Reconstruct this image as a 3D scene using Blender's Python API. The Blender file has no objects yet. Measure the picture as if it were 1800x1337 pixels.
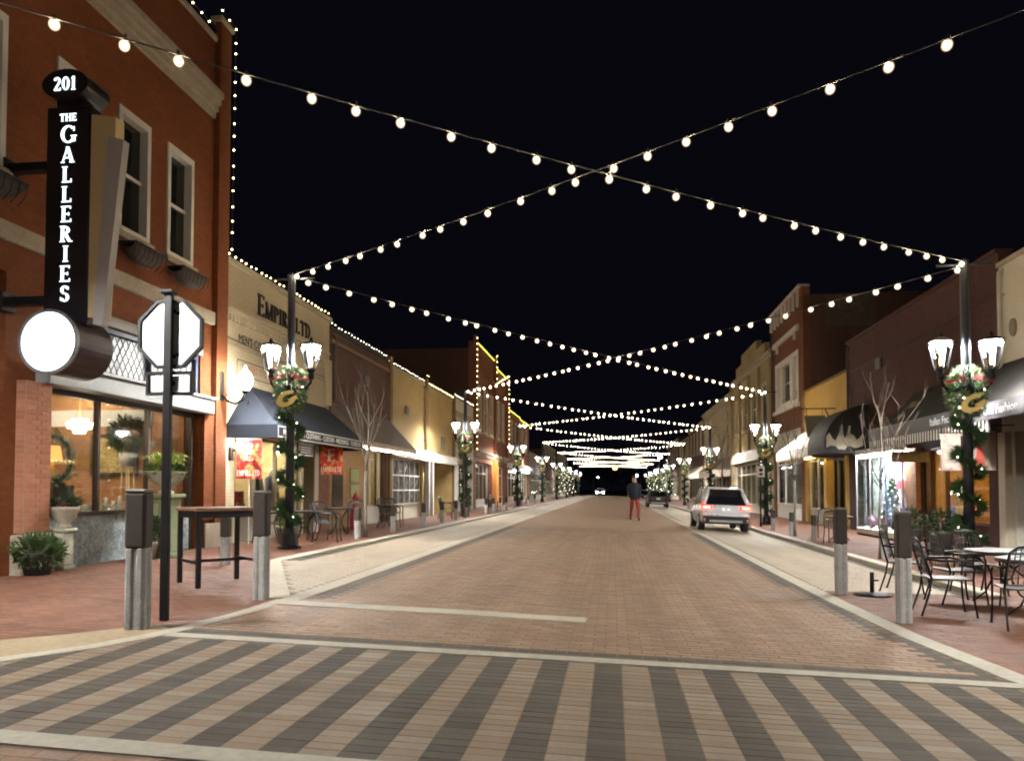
import bpy, bmesh, math, random
from mathutils import Vector, Matrix
random.seed(7)
R = math.radians
scene = bpy.context.scene
col = scene.collection

# ------------------------------------------------------------------ camera
cam_d = bpy.data.cameras.new('camera')
cam_d.sensor_fit = 'HORIZONTAL'; cam_d.sensor_width = 36.0
cam_d.lens = 36.0 * 1347 / 1800
cam_d.shift_y = 0.0797
cam_d.clip_start = 0.05; cam_d.clip_end = 3000
cam = bpy.data.objects.new('camera', cam_d); col.objects.link(cam)
cam.location = (0, 0, 1.45)
cam.rotation_euler = (R(90 + 2.0), 0, R(7.5232))
scene.camera = cam

# ------------------------------------------------------------------ night sky
world = bpy.data.worlds.new('World'); scene.world = world
world.use_nodes = True
_n = world.node_tree.nodes; _n.clear()
_sky = _n.new('ShaderNodeTexSky'); _sky.sky_type = 'NISHITA'; _sky.sun_disc = False
_sky.sun_elevation = R(-9.0); _sky.sun_rotation = R(200)
_bg = _n.new('ShaderNodeBackground'); _bg.inputs['Strength'].default_value = 1.0
_mx = _n.new('ShaderNodeMix'); _mx.data_type = 'RGBA'; _mx.inputs['Factor'].default_value = 0.04
_mx.inputs[6].default_value = (0.0019, 0.0019, 0.0038, 1)
_out = _n.new('ShaderNodeOutputWorld')
_l = world.node_tree.links
_l.new(_sky.outputs[0], _mx.inputs[7]); _l.new(_mx.outputs[2], _bg.inputs['Color']); _l.new(_bg.outputs[0], _out.inputs[0])

# ------------------------------------------------------------------ exposure and render
vs = scene.view_settings
vs.view_transform = 'Standard'; vs.look = 'None'; vs.exposure = 0.15; vs.gamma = 1.0
vs.use_curve_mapping = False
cy = scene.cycles
cy.use_light_tree = True
cy.max_bounces = 5; cy.diffuse_bounces = 3; cy.glossy_bounces = 3; cy.transmission_bounces = 4
cy.transparent_max_bounces = 10
cy.sample_clamp_indirect = 4.0
cy.caustics_reflective = False; cy.caustics_refractive = False
cy.use_denoising = True
cy.filter_width = 2.0
scene.render.film_transparent = False

# ------------------------------------------------------------------ materials
MATS = {}
def _nt(name):
    m = bpy.data.materials.new(name); m.use_nodes = True
    nt = m.node_tree
    return m, nt, nt.nodes['Principled BSDF']
def _pos(nt, scale=1.0):
    g = nt.nodes.new('ShaderNodeNewGeometry')
    if scale == 1.0: return g.outputs['Position']
    v = nt.nodes.new('ShaderNodeVectorMath'); v.operation = 'SCALE'
    nt.links.new(g.outputs['Position'], v.inputs[0]); v.inputs['Scale'].default_value = scale
    return v.outputs[0]
def _noise(nt, vec, scale, detail=4.0, rough=.6):
    n = nt.nodes.new('ShaderNodeTexNoise'); n.inputs['Scale'].default_value = scale
    n.inputs['Detail'].default_value = detail; n.inputs['Roughness'].default_value = rough
    nt.links.new(vec, n.inputs['Vector']); return n
def _maprange(nt, val, a, b, c, d):
    m = nt.nodes.new('ShaderNodeMapRange')
    for i, x in enumerate((a, b, c, d)): m.inputs[1 + i].default_value = x
    nt.links.new(val, m.inputs[0]); return m.outputs[0]
def _mul(nt, colr, fac):
    m = nt.nodes.new('ShaderNodeVectorMath'); m.operation = 'SCALE'
    if isinstance(colr, (tuple, list)): m.inputs[0].default_value = colr[:3]
    else: nt.links.new(colr, m.inputs[0])
    nt.links.new(fac, m.inputs['Scale']); return m.outputs[0]
def mat(name, c, rough=.65, metal=0.0, var=.12, vscale=2.5, bump=0.0, bscale=30.0, emit=None, estr=0.0, spec=.4, coat=0.0):
    if name in MATS: return MATS[name]
    m, nt, b = _nt(name)
    b.inputs['Roughness'].default_value = rough; b.inputs['Metallic'].default_value = metal
    b.inputs['Specular IOR Level'].default_value = spec
    b.inputs['Coat Weight'].default_value = coat
    if var > 0:
        p = _pos(nt)
        n1 = _noise(nt, p, vscale); n2 = _noise(nt, p, vscale * 9, 2)
        a = nt.nodes.new('ShaderNodeMath'); a.operation = 'ADD'
        nt.links.new(n1.outputs['Fac'], a.inputs[0]); nt.links.new(n2.outputs['Fac'], a.inputs[1])
        f = _maprange(nt, a.outputs[0], .6, 1.4, 1 - var * 1.6, 1 + var * 1.6)
        nt.links.new(_mul(nt, c, f), b.inputs['Base Color'])
        rr = _maprange(nt, n1.outputs['Fac'], .3, .7, max(rough - .08, .03), min(rough + .08, 1))
        nt.links.new(rr, b.inputs['Roughness'])
    else:
        b.inputs['Base Color'].default_value = (*c, 1)
    if bump > 0:
        bn = nt.nodes.new('ShaderNodeBump'); bn.inputs['Strength'].default_value = bump; bn.inputs['Distance'].default_value = .02
        nn = _noise(nt, _pos(nt), bscale, 3)
        nt.links.new(nn.outputs['Fac'], bn.inputs['Height']); nt.links.new(bn.outputs[0], b.inputs['Normal'])
    if emit:
        b.inputs['Emission Color'].default_value = (*emit, 1); b.inputs['Emission Strength'].default_value = estr
    MATS[name] = m; return m
def glow(name, c, s, vary=0.0):
    if name in MATS: return MATS[name]
    m = bpy.data.materials.new(name); m.use_nodes = True
    nt = m.node_tree; nt.nodes.clear()
    e = nt.nodes.new('ShaderNodeEmission'); e.inputs[0].default_value = (*c, 1); e.inputs[1].default_value = s
    if vary:                                  # every lamp burns a little differently
        oi = nt.nodes.new('ShaderNodeObjectInfo')
        nt.links.new(_maprange(nt, oi.outputs['Random'], 0, 1, s*(1-vary), s*(1+vary)), e.inputs[1])
    o = nt.nodes.new('ShaderNodeOutputMaterial'); nt.links.new(e.outputs[0], o.inputs[0])
    MATS[name] = m; return m
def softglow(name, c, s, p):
    """see-through bulb shell with a soft halo painted in: emission fades towards the rim"""
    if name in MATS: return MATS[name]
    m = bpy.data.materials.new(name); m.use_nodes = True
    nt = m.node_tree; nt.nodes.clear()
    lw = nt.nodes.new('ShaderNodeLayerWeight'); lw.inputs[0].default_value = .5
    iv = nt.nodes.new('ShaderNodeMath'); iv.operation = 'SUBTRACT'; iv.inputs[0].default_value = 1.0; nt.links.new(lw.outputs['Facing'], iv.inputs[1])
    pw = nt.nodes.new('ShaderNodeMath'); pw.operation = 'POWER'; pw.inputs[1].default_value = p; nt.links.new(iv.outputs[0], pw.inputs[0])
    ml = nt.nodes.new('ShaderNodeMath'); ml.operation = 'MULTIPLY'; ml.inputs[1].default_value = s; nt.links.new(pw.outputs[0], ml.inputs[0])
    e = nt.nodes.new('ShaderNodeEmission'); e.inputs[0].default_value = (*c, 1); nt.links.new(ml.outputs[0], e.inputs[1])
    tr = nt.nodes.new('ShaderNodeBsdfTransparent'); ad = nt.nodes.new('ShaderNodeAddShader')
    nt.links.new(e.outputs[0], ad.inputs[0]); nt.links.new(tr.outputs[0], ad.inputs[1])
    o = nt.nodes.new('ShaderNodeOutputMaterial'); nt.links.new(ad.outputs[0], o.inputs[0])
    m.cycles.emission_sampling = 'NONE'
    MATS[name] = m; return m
def brickmat(name, c1, c2, mort, bw=.215, rh=.075, ms=.008, ground=False, rough=.85, stain=.25, mottled=.5, bump=.5):
    if name in MATS: return MATS[name]
    m, nt, b = _nt(name)
    g = nt.nodes.new('ShaderNodeNewGeometry'); s = nt.nodes.new('ShaderNodeSeparateXYZ')
    nt.links.new(g.outputs['Position'], s.inputs[0])
    cx = nt.nodes.new('ShaderNodeCombineXYZ')
    if ground:
        nt.links.new(s.outputs[0], cx.inputs[0]); nt.links.new(s.outputs[1], cx.inputs[1])
    else:
        a = nt.nodes.new('ShaderNodeMath'); a.operation = 'ADD'
        nt.links.new(s.outputs[0], a.inputs[0]); nt.links.new(s.outputs[1], a.inputs[1])
        nt.links.new(a.outputs[0], cx.inputs[0]); nt.links.new(s.outputs[2], cx.inputs[1])
    t = nt.nodes.new('ShaderNodeTexBrick')
    nt.links.new(cx.outputs[0], t.inputs['Vector'])
    t.inputs['Color1'].default_value = (*c1, 1); t.inputs['Color2'].default_value = (*c2, 1); t.inputs['Mortar'].default_value = (*mort, 1)
    t.inputs['Scale'].default_value = 1; t.inputs['Mortar Size'].default_value = ms
    t.inputs['Brick Width'].default_value = bw; t.inputs['Row Height'].default_value = rh
    t.inputs['Mortar Smooth'].default_value = .2
    n = _noise(nt, g.outputs['Position'], .7, 5); n2 = _noise(nt, g.outputs['Position'], 14, 3)
    a2 = nt.nodes.new('ShaderNodeMath'); a2.operation = 'ADD'
    nt.links.new(n.outputs['Fac'], a2.inputs[0]); nt.links.new(n2.outputs['Fac'], a2.inputs[1])
    f = _maprange(nt, a2.outputs[0], .6, 1.4, 1 - stain, 1 + stain)
    nt.links.new(_mul(nt, t.outputs['Color'], f), b.inputs['Base Color'])
    b.inputs['Roughness'].default_value = rough; b.inputs['Specular IOR Level'].default_value = .3
    bn = nt.nodes.new('ShaderNodeBump'); bn.inputs['Strength'].default_value = bump; bn.inputs['Distance'].default_value = .01; bn.invert = True
    nt.links.new(t.outputs['Fac'], bn.inputs['Height']); nt.links.new(bn.outputs[0], b.inputs['Normal'])
    MATS[name] = m; return m
def piecemat(name, cols, rough=.75, stain=.2, rvar=.06):
    """colour per separate piece (island or object) out of a ramp, with grain and stains"""
    if name in MATS: return MATS[name]
    m, nt, b = _nt(name)
    g = nt.nodes.new('ShaderNodeNewGeometry'); oi = nt.nodes.new('ShaderNodeObjectInfo')
    a = nt.nodes.new('ShaderNodeMath'); a.operation = 'ADD'
    nt.links.new(g.outputs['Random Per Island'], a.inputs[0]); nt.links.new(oi.outputs['Random'], a.inputs[1])
    fr = nt.nodes.new('ShaderNodeMath'); fr.operation = 'FRACT'; nt.links.new(a.outputs[0], fr.inputs[0])
    r = nt.nodes.new('ShaderNodeValToRGB'); nt.links.new(fr.outputs[0], r.inputs[0])
    el = r.color_ramp.elements
    while len(el) < len(cols): el.new(.5)
    for i, c in enumerate(cols): el[i].position = i / (len(cols) - 1); el[i].color = (*c, 1)
    n1 = _noise(nt, g.outputs['Position'], .55, 5); n2 = _noise(nt, g.outputs['Position'], 45, 3)
    a2 = nt.nodes.new('ShaderNodeMath'); a2.operation = 'ADD'
    nt.links.new(n1.outputs['Fac'], a2.inputs[0]); nt.links.new(n2.outputs['Fac'], a2.inputs[1])
    f = _maprange(nt, a2.outputs[0], .6, 1.4, 1 - stain, 1 + stain)
    vm = nt.nodes.new('ShaderNodeVectorMath'); vm.operation = 'MULTIPLY'; vm.inputs[1].default_value = (1.5, .10, 1)
    nt.links.new(g.outputs['Position'], vm.inputs[0])
    n3 = _noise(nt, vm.outputs[0], 1.6, 5, .65)               # wear and grime dragged along the driving direction
    f3 = _maprange(nt, n3.outputs['Fac'], .35, .65, 1 - stain*.6, 1 + stain*.35)
    fm = nt.nodes.new('ShaderNodeMath'); fm.operation = 'MULTIPLY'; nt.links.new(f, fm.inputs[0]); nt.links.new(f3, fm.inputs[1]); f = fm.outputs[0]
    nt.links.new(_mul(nt, r.outputs[0], f), b.inputs['Base Color'])
    nt.links.new(_maprange(nt, n1.outputs['Fac'], .3, .7, rough - rvar * 2, min(1, rough + rvar)), b.inputs['Roughness'])
    bn = nt.nodes.new('ShaderNodeBump'); bn.inputs['Strength'].default_value = .3; bn.inputs['Distance'].default_value = .004
    nt.links.new(n2.outputs['Fac'], bn.inputs['Height']); nt.links.new(bn.outputs[0], b.inputs['Normal'])
    b.inputs['Specular IOR Level'].default_value = .35
    MATS[name] = m; return m
def glass(name='clear_glass', tint=(.9, .93, .92), refl=.5):
    if name in MATS: return MATS[name]
    m = bpy.data.materials.new(name); m.use_nodes = True
    nt = m.node_tree; nt.nodes.clear()
    t = nt.nodes.new('ShaderNodeBsdfTransparent'); t.inputs[0].default_value = (*tint, 1)
    gl = nt.nodes.new('ShaderNodeBsdfGlossy'); gl.inputs['Roughness'].default_value = .03
    fz = nt.nodes.new('ShaderNodeFresnel'); fz.inputs[0].default_value = 1.45
    mx = nt.nodes.new('ShaderNodeMixShader'); o = nt.nodes.new('ShaderNodeOutputMaterial')
    ml = nt.nodes.new('ShaderNodeMath'); ml.operation = 'MULTIPLY'; ml.inputs[1].default_value = refl
    nt.links.new(fz.outputs[0], ml.inputs[0]); nt.links.new(ml.outputs[0], mx.inputs[0])
    nt.links.new(t.outputs[0], mx.inputs[1]); nt.links.new(gl.outputs[0], mx.inputs[2]); nt.links.new(mx.outputs[0], o.inputs[0])
    MATS[name] = m; return m

# ------------------------------------------------------------------ mesh builder
class MB:
    def __init__(s): s.v = []; s.f = []; s.sm = []
    def add(s, vs, fs, smooth=False):
        o = len(s.v); s.v += [tuple(p) for p in vs]
        for f in fs: s.f.append(tuple(i + o for i in f)); s.sm.append(smooth)
        return s
    def box(s, x0, x1, y0, y1, z0, z1):
        x0, x1 = min(x0, x1), max(x0, x1); y0, y1 = min(y0, y1), max(y0, y1); z0, z1 = min(z0, z1), max(z0, z1)
        return s.add([(x0,y0,z0),(x1,y0,z0),(x1,y1,z0),(x0,y1,z0),(x0,y0,z1),(x1,y0,z1),(x1,y1,z1),(x0,y1,z1)],
                     [(0,3,2,1),(4,5,6,7),(0,1,5,4),(1,2,6,5),(2,3,7,6),(3,0,4,7)])
    def bbox(s, x0, x1, y0, y1, z0, z1, b=.01):
        """box with chamfered edges"""
        x0, x1 = min(x0, x1), max(x0, x1); y0, y1 = min(y0, y1), max(y0, y1); z0, z1 = min(z0, z1), max(z0, z1)
        b = min(b, (x1-x0)*.45, (y1-y0)*.45, (z1-z0)*.45)
        bm = bmesh.new(); bmesh.ops.create_cube(bm, size=1)
        for v in bm.verts:
            v.co = ((x0+x1)/2 + v.co.x*(x1-x0), (y0+y1)/2 + v.co.y*(y1-y0), (z0+z1)/2 + v.co.z*(z1-z0))
        bmesh.ops.bevel(bm, geom=bm.edges[:], offset=b, segments=1, affect='EDGES')
        return s.bm(bm)
    def bm(s, bm, smooth=False):
        bm.verts.index_update()
        s.add([v.co[:] for v in bm.verts], [[v.index for v in f.verts] for f in bm.faces], smooth); bm.free(); return s
    def obox(s, c, ax, ay, az):
        """box round centre c with half axes"""
        c, ax, ay, az = map(Vector, (c, ax, ay, az)); vs = []
        for k in (-1, 1):
            for i, j in ((-1,-1),(1,-1),(1,1),(-1,1)): vs.append(c + ax*i + ay*j + az*k)
        return s.add(vs, [(0,3,2,1),(4,5,6,7),(0,1,5,4),(1,2,6,5),(2,3,7,6),(3,0,4,7)])
    def bar(s, a, b, w, t=None, up=(0,0,1)):
        a, b = Vector(a), Vector(b); d = (b - a); L = d.length
        if L < 1e-6: return s
        d.normalize(); u = Vector(up)
        if abs(d.dot(u)) > .98: u = Vector((1, 0, 0))
        x = d.cross(u).normalized(); y = x.cross(d).normalized()
        return s.obox((a + b) / 2, d * L / 2, x * w / 2, y * (t or w) / 2)
    def tube(s, pts, r, n=8, caps=True, smooth=True):
        pts = [Vector(p) for p in pts]; m = len(pts)
        if not isinstance(r, (list, tuple)): r = [r] * m
        vs = []; ref = None
        for i, p in enumerate(pts):
            d = (pts[min(i+1, m-1)] - pts[max(i-1, 0)])
            if d.length < 1e-9: d = Vector((0, 0, 1))
            d.normalize()
            if ref is None: ref = Vector((1,0,0)) if abs(d.x) < .9 else Vector((0,1,0))
            x = (ref - d * ref.dot(d))
            if x.length < 1e-6: x = Vector((0,1,0)) - d * d.y
            x.normalize(); y = d.cross(x); ref = x
            for k in range(n):
                a = 2 * math.pi * k / n
                vs.append(p + (x * math.cos(a) + y * math.sin(a)) * r[i])
        fs = []
        for i in range(m - 1):
            for k in range(n):
                k2 = (k + 1) % n
                fs.append((i*n+k, i*n+k2, (i+1)*n+k2, (i+1)*n+k))
        s.add(vs, fs, smooth)
        if caps:
            o = len(s.v) - len(vs)
            s.f.append(tuple(o + k for k in reversed(range(n)))); s.sm.append(False)
            s.f.append(tuple(o + (m-1)*n + k for k in range(n))); s.sm.append(False)
        return s
    def lathe(s, prof, c=(0,0,0), n=16, smooth=True, rot=0, sx=1, sy=1):
        vs = []; m = len(prof)
        for r, z in prof:
            for k in range(n):
                a = 2*math.pi*k/n + rot
                vs.append((c[0] + r*math.cos(a)*sx, c[1] + r*math.sin(a)*sy, c[2] + z))
        fs = [(i*n+k, i*n+(k+1)%n, (i+1)*n+(k+1)%n, (i+1)*n+k) for i in range(m-1) for k in range(n)]
        o = len(s.v); s.add(vs, fs, smooth)
        s.f.append(tuple(o+k for k in reversed(range(n)))); s.sm.append(False)
        s.f.append(tuple(o+(m-1)*n+k for k in range(n))); s.sm.append(False)
        return s
    def ico(s, c, r, sub=1, sc=(1,1,1)):
        bm = bmesh.new(); bmesh.ops.create_icosphere(bm, subdivisions=sub, radius=1)
        for v in bm.verts: v.co = Vector((c[0]+v.co.x*r*sc[0], c[1]+v.co.y*r*sc[1], c[2]+v.co.z*r*sc[2]))
        return s.bm(bm, True)
    def octa(s, c, r):
        x, y, z = c
        return s.add([(x+r,y,z),(x-r,y,z),(x,y+r,z),(x,y-r,z),(x,y,z+r),(x,y,z-r)],
                     [(0,2,4),(2,1,4),(1,3,4),(3,0,4),(2,0,5),(1,2,5),(3,1,5),(0,3,5)], True)
    def prism(s, poly, f0, f1):
        """poly: 2d points; f0/f1 map a 2d point to 3d (two ends)"""
        n = len(poly); vs = [f0(*p) for p in poly] + [f1(*p) for p in poly]
        fs = [tuple(reversed(range(n))), tuple(range(n, 2*n))] + [(i, (i+1)%n, n+(i+1)%n, n+i) for i in range(n)]
        return s.add(vs, fs)
    def quad(s, a, b, c, d): return s.add([a, b, c, d], [(0,1,2,3)])
    def mesh(s, name, m):
        me = bpy.data.meshes.new(name); me.from_pydata(s.v, [], s.f)
        me.polygons.foreach_set('use_smooth', s.sm)
        bm = bmesh.new(); bm.from_mesh(me); bmesh.ops.recalc_face_normals(bm, faces=bm.faces[:]); bm.to_mesh(me); bm.free()
        me.materials.append(m); me.update(); return me
    def build(s, name, m, parent=None, **props):
        """vertices are in world coordinates; a parent Empty's place is taken off"""
        if parent is not None:
            r = root_of(parent); o = r.location
            if o.length > 0: s.v = [(p[0]-o[0], p[1]-o[1], p[2]-o[2]) for p in s.v]
        ob = bpy.data.objects.new(name, s.mesh(name, m)); col.objects.link(ob)
        if parent is not None: ob.parent = parent
        for k, v in props.items(): ob[k] = v
        return ob
def root_of(o):
    while o.parent is not None: o = o.parent
    return o
def link(name, me, parent=None, loc=(0,0,0), rot=(0,0,0), sc=(1,1,1), **props):
    o = bpy.data.objects.new(name, me); col.objects.link(o)
    o.parent = parent; o.location = loc; o.rotation_euler = rot; o.scale = sc
    for k, v in props.items(): o[k] = v
    return o
def thing(name, label, cat, loc=(0,0,0), rz=0.0, group=None):
    o = bpy.data.objects.new(name, None); col.objects.link(o)
    o.empty_display_size = .2; o.location = loc; o.rotation_euler = (0, 0, rz)
    o['label'] = label; o['category'] = cat
    if group: o['group'] = group
    return o
def tag(o, label, cat, group=None):
    o['label'] = label; o['category'] = cat
    if group: o['group'] = group
    return o
def copy_tree(o, parent=None):
    c = o.copy(); col.objects.link(c); c.parent = parent
    for ch in o.children: copy_tree(ch, c)
    return c
ORD = ['first','second','third','fourth','fifth','sixth','seventh','eighth','ninth','tenth','eleventh','twelfth','thirteenth','fourteenth','fifteenth','sixteenth']

# ------------------------------------------------------------------ ground height
def _ip(x, P):
    if x <= P[0][0]: return P[0][1]
    for (a, za), (b, zb) in zip(P, P[1:]):
        if x <= b: return za + (zb - za) * (x - a) / (b - a)
    return P[-1][1]
G_ROAD = [(-60,.20),(-8.7,.20),(-5.8,.19),(-3.9,.13),(0,0),(3.2,-.10),(5.6,-.14),(8.7,-.03),(60,-.03)]
G_PARK = [(-5.8,.15),(-3.9,.13),(0,0),(3.2,-.10),(5.55,-.24)]
def gz(x, park=False): return _ip(x, G_PARK if park else G_ROAD)

# ------------------------------------------------------------------ serif lettering (polygons in cap-height units)
ST, TH = .17, .065
def _rect(x0, x1, z0, z1): return [(x0,z0),(x1,z0),(x1,z1),(x0,z1)]
def _stem(x, z0=0., z1=1., top=True, bot=True, w=ST):
    o = [_rect(x-w/2, x+w/2, z0, z1)]
    if bot: o.append(_rect(x-w/2-.08, x+w/2+.08, z0, z0+.045))
    if top: o.append(_rect(x-w/2-.08, x+w/2+.08, z1-.045, z1))
    return o
def _diag(x0, z0, x1, z1, w): return [[(x0-w/2,z0),(x0+w/2,z0),(x1+w/2,z1),(x1-w/2,z1)]]
def _arc(cx, cz, rx, rz, a0, a1, n=14):
    o = []; pr = None
    for i in range(n+1):
        a = R(a0 + (a1-a0)*i/n); w = TH + (ST-TH)*abs(math.cos(a))
        p = ((cx+rx*math.cos(a), cz+rz*math.sin(a)), (cx+(rx-w)*math.cos(a), cz+(rz-w)*math.sin(a)))
        if pr: o.append([pr[0], p[0], p[1], pr[1]])
        pr = p
    return o
GLY = {
 'E': (.66, _stem(.16)+[_rect(.16,.6,.935,1),_rect(.16,.5,.47,.535),_rect(.16,.63,0,.065),_rect(.555,.6,.83,1),_rect(.585,.63,0,.19),_rect(.46,.5,.4,.6)]),
 'M': (1.0, _stem(.13,w=.07)+_diag(.17,1,.5,0,.19)+_diag(.5,0,.83,1,.07)+_stem(.86)),
 'P': (.66, _stem(.16)+_arc(.24,.72,.38,.28,-90,90)+[_rect(.16,.26,.935,1),_rect(.16,.26,.44,.505)]),
 'I': (.34, _stem(.17)),
 'R': (.74, _stem(.16)+_arc(.24,.74,.36,.26,-90,90)+[_rect(.16,.26,.935,1),_rect(.16,.3,.48,.545)]+_diag(.62,0,.34,.5,.19)+[_rect(.55,.78,0,.045)]),
 'L': (.62, _stem(.16)+[_rect(.16,.58,0,.065),_rect(.54,.585,0,.22)]),
 'T': (.72, _stem(.36,top=False)+[_rect(.02,.7,.935,1),_rect(.02,.065,.78,1),_rect(.655,.7,.78,1)]),
 'D': (.8, _stem(.16)+_arc(.26,.5,.48,.5,-90,90)+[_rect(.16,.28,.935,1),_rect(.16,.28,0,.065)]),
 'G': (.86, _arc(.46,.5,.42,.5,52,325,20)+_stem(.76,.08,.42,bot=False)+[_rect(.74,.79,.68,.92)]),
 'A': (.84, _diag(.12,0,.42,1,.07)+_diag(.72,0,.42,1,.19)+[_rect(.22,.6,.28,.34),_rect(.02,.24,0,.045),_rect(.56,.86,0,.045)]),
 'H': (.86, _stem(.16)+_stem(.7)+[_rect(.2,.66,.47,.535)]),
 'S': (.58, _arc(.29,.735,.26,.265,30,270,12)+_arc(.29,.27,.27,.27,90,-150,12)+[_rect(.47,.515,.74,.93),_rect(.03,.075,.07,.27)]),
 '0': (.66, _arc(.33,.5,.3,.5,0,360,22)),
 '1': (.46, _stem(.24,top=False)+[[(.08,.84),(.2,.88),(.26,1),(.2,1)]]),
 '2': (.62, _arc(.3,.72,.27,.28,165,-35,14)+_diag(.12,.05,.48,.62,.13)+[_rect(.06,.58,0,.09),_rect(.53,.58,0,.2)]),
 ' ': (.34, []),
}
def letters(mb, text, f, h, track=.06, thick=.03):
    """f(a,b,d): text-plane coordinates (along, up, out) to world; returns width"""
    x = 0
    for ch in text:
        w, polys = GLY[ch]
        for P in polys:
            mb.prism(P, lambda a, b: f((a+x)*h, b*h, 0), lambda a, b: f((a+x)*h, b*h, thick))
        x += w + track
    return (x - track) * h
def text_width(text, h, track=.06): return (sum(GLY[c][0] + track for c in text) - track) * h
def small_text(name, body, size, m, parent, loc, rot, ext=.004, align='CENTER', sx=1.0):
    c = bpy.data.curves.new(name, 'FONT'); c.body = body; c.size = size; c.extrude = ext; c.resolution_u = 2
    c.align_x = align; c.align_y = 'CENTER'
    c.materials.append(m)
    tmp = bpy.data.objects.new(name, c); col.objects.link(tmp)
    dg = bpy.context.evaluated_depsgraph_get(); me = bpy.data.meshes.new_from_object(tmp.evaluated_get(dg)); bpy.data.objects.remove(tmp)
    me.name = name
    if not me.materials: me.materials.append(m)
    o = bpy.data.objects.new(name, me); col.objects.link(o); o.parent = parent
    L = root_of(parent).location if parent else Vector((0,0,0))
    o.location = Vector(loc) - L; o.rotation_euler = rot; o.scale = (sx, 1, 1)
    return o
# ================================================================== materials in use
M_light = piecemat('light_paver', [(.215,.16,.11),(.285,.225,.166),(.24,.172,.114),(.268,.20,.138),(.30,.246,.192)], .72, .16)
M_dark = piecemat('dark_paver', [(.066,.058,.046),(.104,.088,.069),(.075,.07,.06),(.088,.069,.053),(.11,.097,.08)], .82, .2)
M_road = piecemat('road_brick', [(.235,.148,.095),(.305,.195,.125),(.225,.135,.082),(.28,.195,.14),(.26,.152,.09)], .7, .3)
M_side = piecemat('sidewalk_brick', [(.155,.068,.042),(.195,.088,.055),(.13,.054,.033),(.18,.086,.06),(.162,.063,.037)], .72, .22)
M_park = piecemat('parking_paver', [(.39,.33,.255),(.42,.36,.28),(.37,.31,.235),(.405,.35,.275)], .75, .14)
M_joint = mat('joint_sand', (.18,.122,.083), .95, var=.2)
M_conc = mat('band_concrete', (.42,.39,.32), .8, var=.13, vscale=1.6, bump=.15, bscale=80)
M_tan = mat('tan_concrete', (.33,.26,.16), .8, var=.16, vscale=2, bump=.15, bscale=80)
M_roadfar = brickmat('road_far', (.255,.162,.102), (.28,.18,.115), (.21,.135,.087), .22, .11, .006, True, .75, .16)
M_sidefar = brickmat('sidewalk_far', (.172,.075,.045), (.20,.09,.058), (.135,.065,.042), .22, .11, .006, True, .75, .2)
M_parkfar = brickmat('parking_far', (.39,.33,.255), (.415,.355,.275), (.33,.28,.215), .22, .11, .006, True, .78, .12)
M_black = mat('black_iron', (.018,.018,.02), .42, .6, .1)
M_pole = mat('pole_paint', (.035,.04,.05), .38, .3, .1)
M_timber = mat('grey_timber', (.36,.355,.34), .8, 0, .22, 6, .4, 60)
M_sleeve = mat('bollard_sleeve', (.04,.032,.027), .7, 0, .2, 5, .2, 50)
M_glass = glass()
M_white = mat('white_paint', (.72,.70,.66), .55, 0, .06)
M_cream = mat('cream_trim', (.62,.56,.45), .6, 0, .08)
M_stone = mat('limestone', (.40,.35,.27), .85, 0, .18, 3, .3, 25)
M_darkglass = mat('dark_window_glass', (.012,.014,.013), .06, 0, 0, spec=.6)
M_gold = mat('gold_paint', (.75,.55,.16), .4, .2, .08)
M_bulb = glow('string_bulb_glow', (1.0,.76,.48), 165)
M_fil = glow('filament_glow', (1.0,.80,.54), 760, .5)
M_halo = softglow('bulb_halo_shell', (1.0,.72,.44), 3.4, 4.2)  # soft halo of the string bulbs, put into the shell's emission
M_fairy = glow('fairy_bulb_glow', (1.0,.80,.36), 14)
M_fairyw = glow('garland_bulb_glow', (1.0,.88,.68), 11)
M_fairyy = glow('yellow_rope_glow', (.95,.88,.10), 2.6)
M_led = glow('lantern_led_glow', (1.0,.965,.90), 1900)
M_diff = glow('lantern_diffuser_glow', (1.0,.98,.95), 170)
M_flame = glow('lantern_core_glow', (1.0,.62,.28), 9)

# ================================================================== ground, street and pavements
def structure(o): o['kind'] = 'structure'; return o
mb = MB()
xs = [-900,-60,-8.7,-5.8,-3.9,0,3.2,5.6,8.7,60,900]
ys = [-300,-20,3,26,170,900]
for i in range(len(xs)-1):
    for j in range(len(ys)-1):
        a, b = xs[i], xs[i+1]; za, zb = gz(a)-.17, gz(b)-.17
        mb.quad((a,ys[j],za),(b,ys[j],zb),(b,ys[j+1],zb),(a,ys[j+1],za))
structure(mb.build('ground', mat('ground_earth', (.06,.05,.045), .95)))

def sheet(name, poly_fn, x_list, y0, y1, m, dz=0.0, park=False, thick=.2):
    """strip following the cross-fall between x positions"""
    mb = MB()
    for a, b in zip(x_list, x_list[1:]):
        za, zb = gz(a, park)+dz, gz(b, park)+dz
        mb.add([(a,y0,za),(b,y0,zb),(b,y1,zb),(a,y1,za),(a,y0,za-thick),(b,y0,zb-thick),(b,y1,zb-thick),(a,y1,za-thick)],
               [(0,1,2,3),(0,4,5,1),(1,5,6,2),(2,6,7,3),(3,7,4,0)])
    return structure(mb.build(name, m))
YB = 27.0          # bricks are laid one by one up to here, the material takes over beyond
JD = -.0018         # joint level under the brick tops
road = sheet('road', None, [-3.95,0,3.15], 6.45, YB, M_joint, JD)
sheet('road', None, [-3.95,0,3.15], YB, 175, M_roadfar)
road0 = sheet('road', None, [-8,-5.8,-3.9,0,3.2,5.6,8.7], -12, 3.74, M_joint, JD)
cross = sheet('crosswalk', None, [-9,-5.8,-3.9,0,3.2,5.6,8.7], 3.74, 6.45, M_joint, JD)
side_l = sheet('sidewalk_left', None, [-8.7,-5.8,-3.95], 6.45, 13.0, M_joint, JD)
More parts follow.
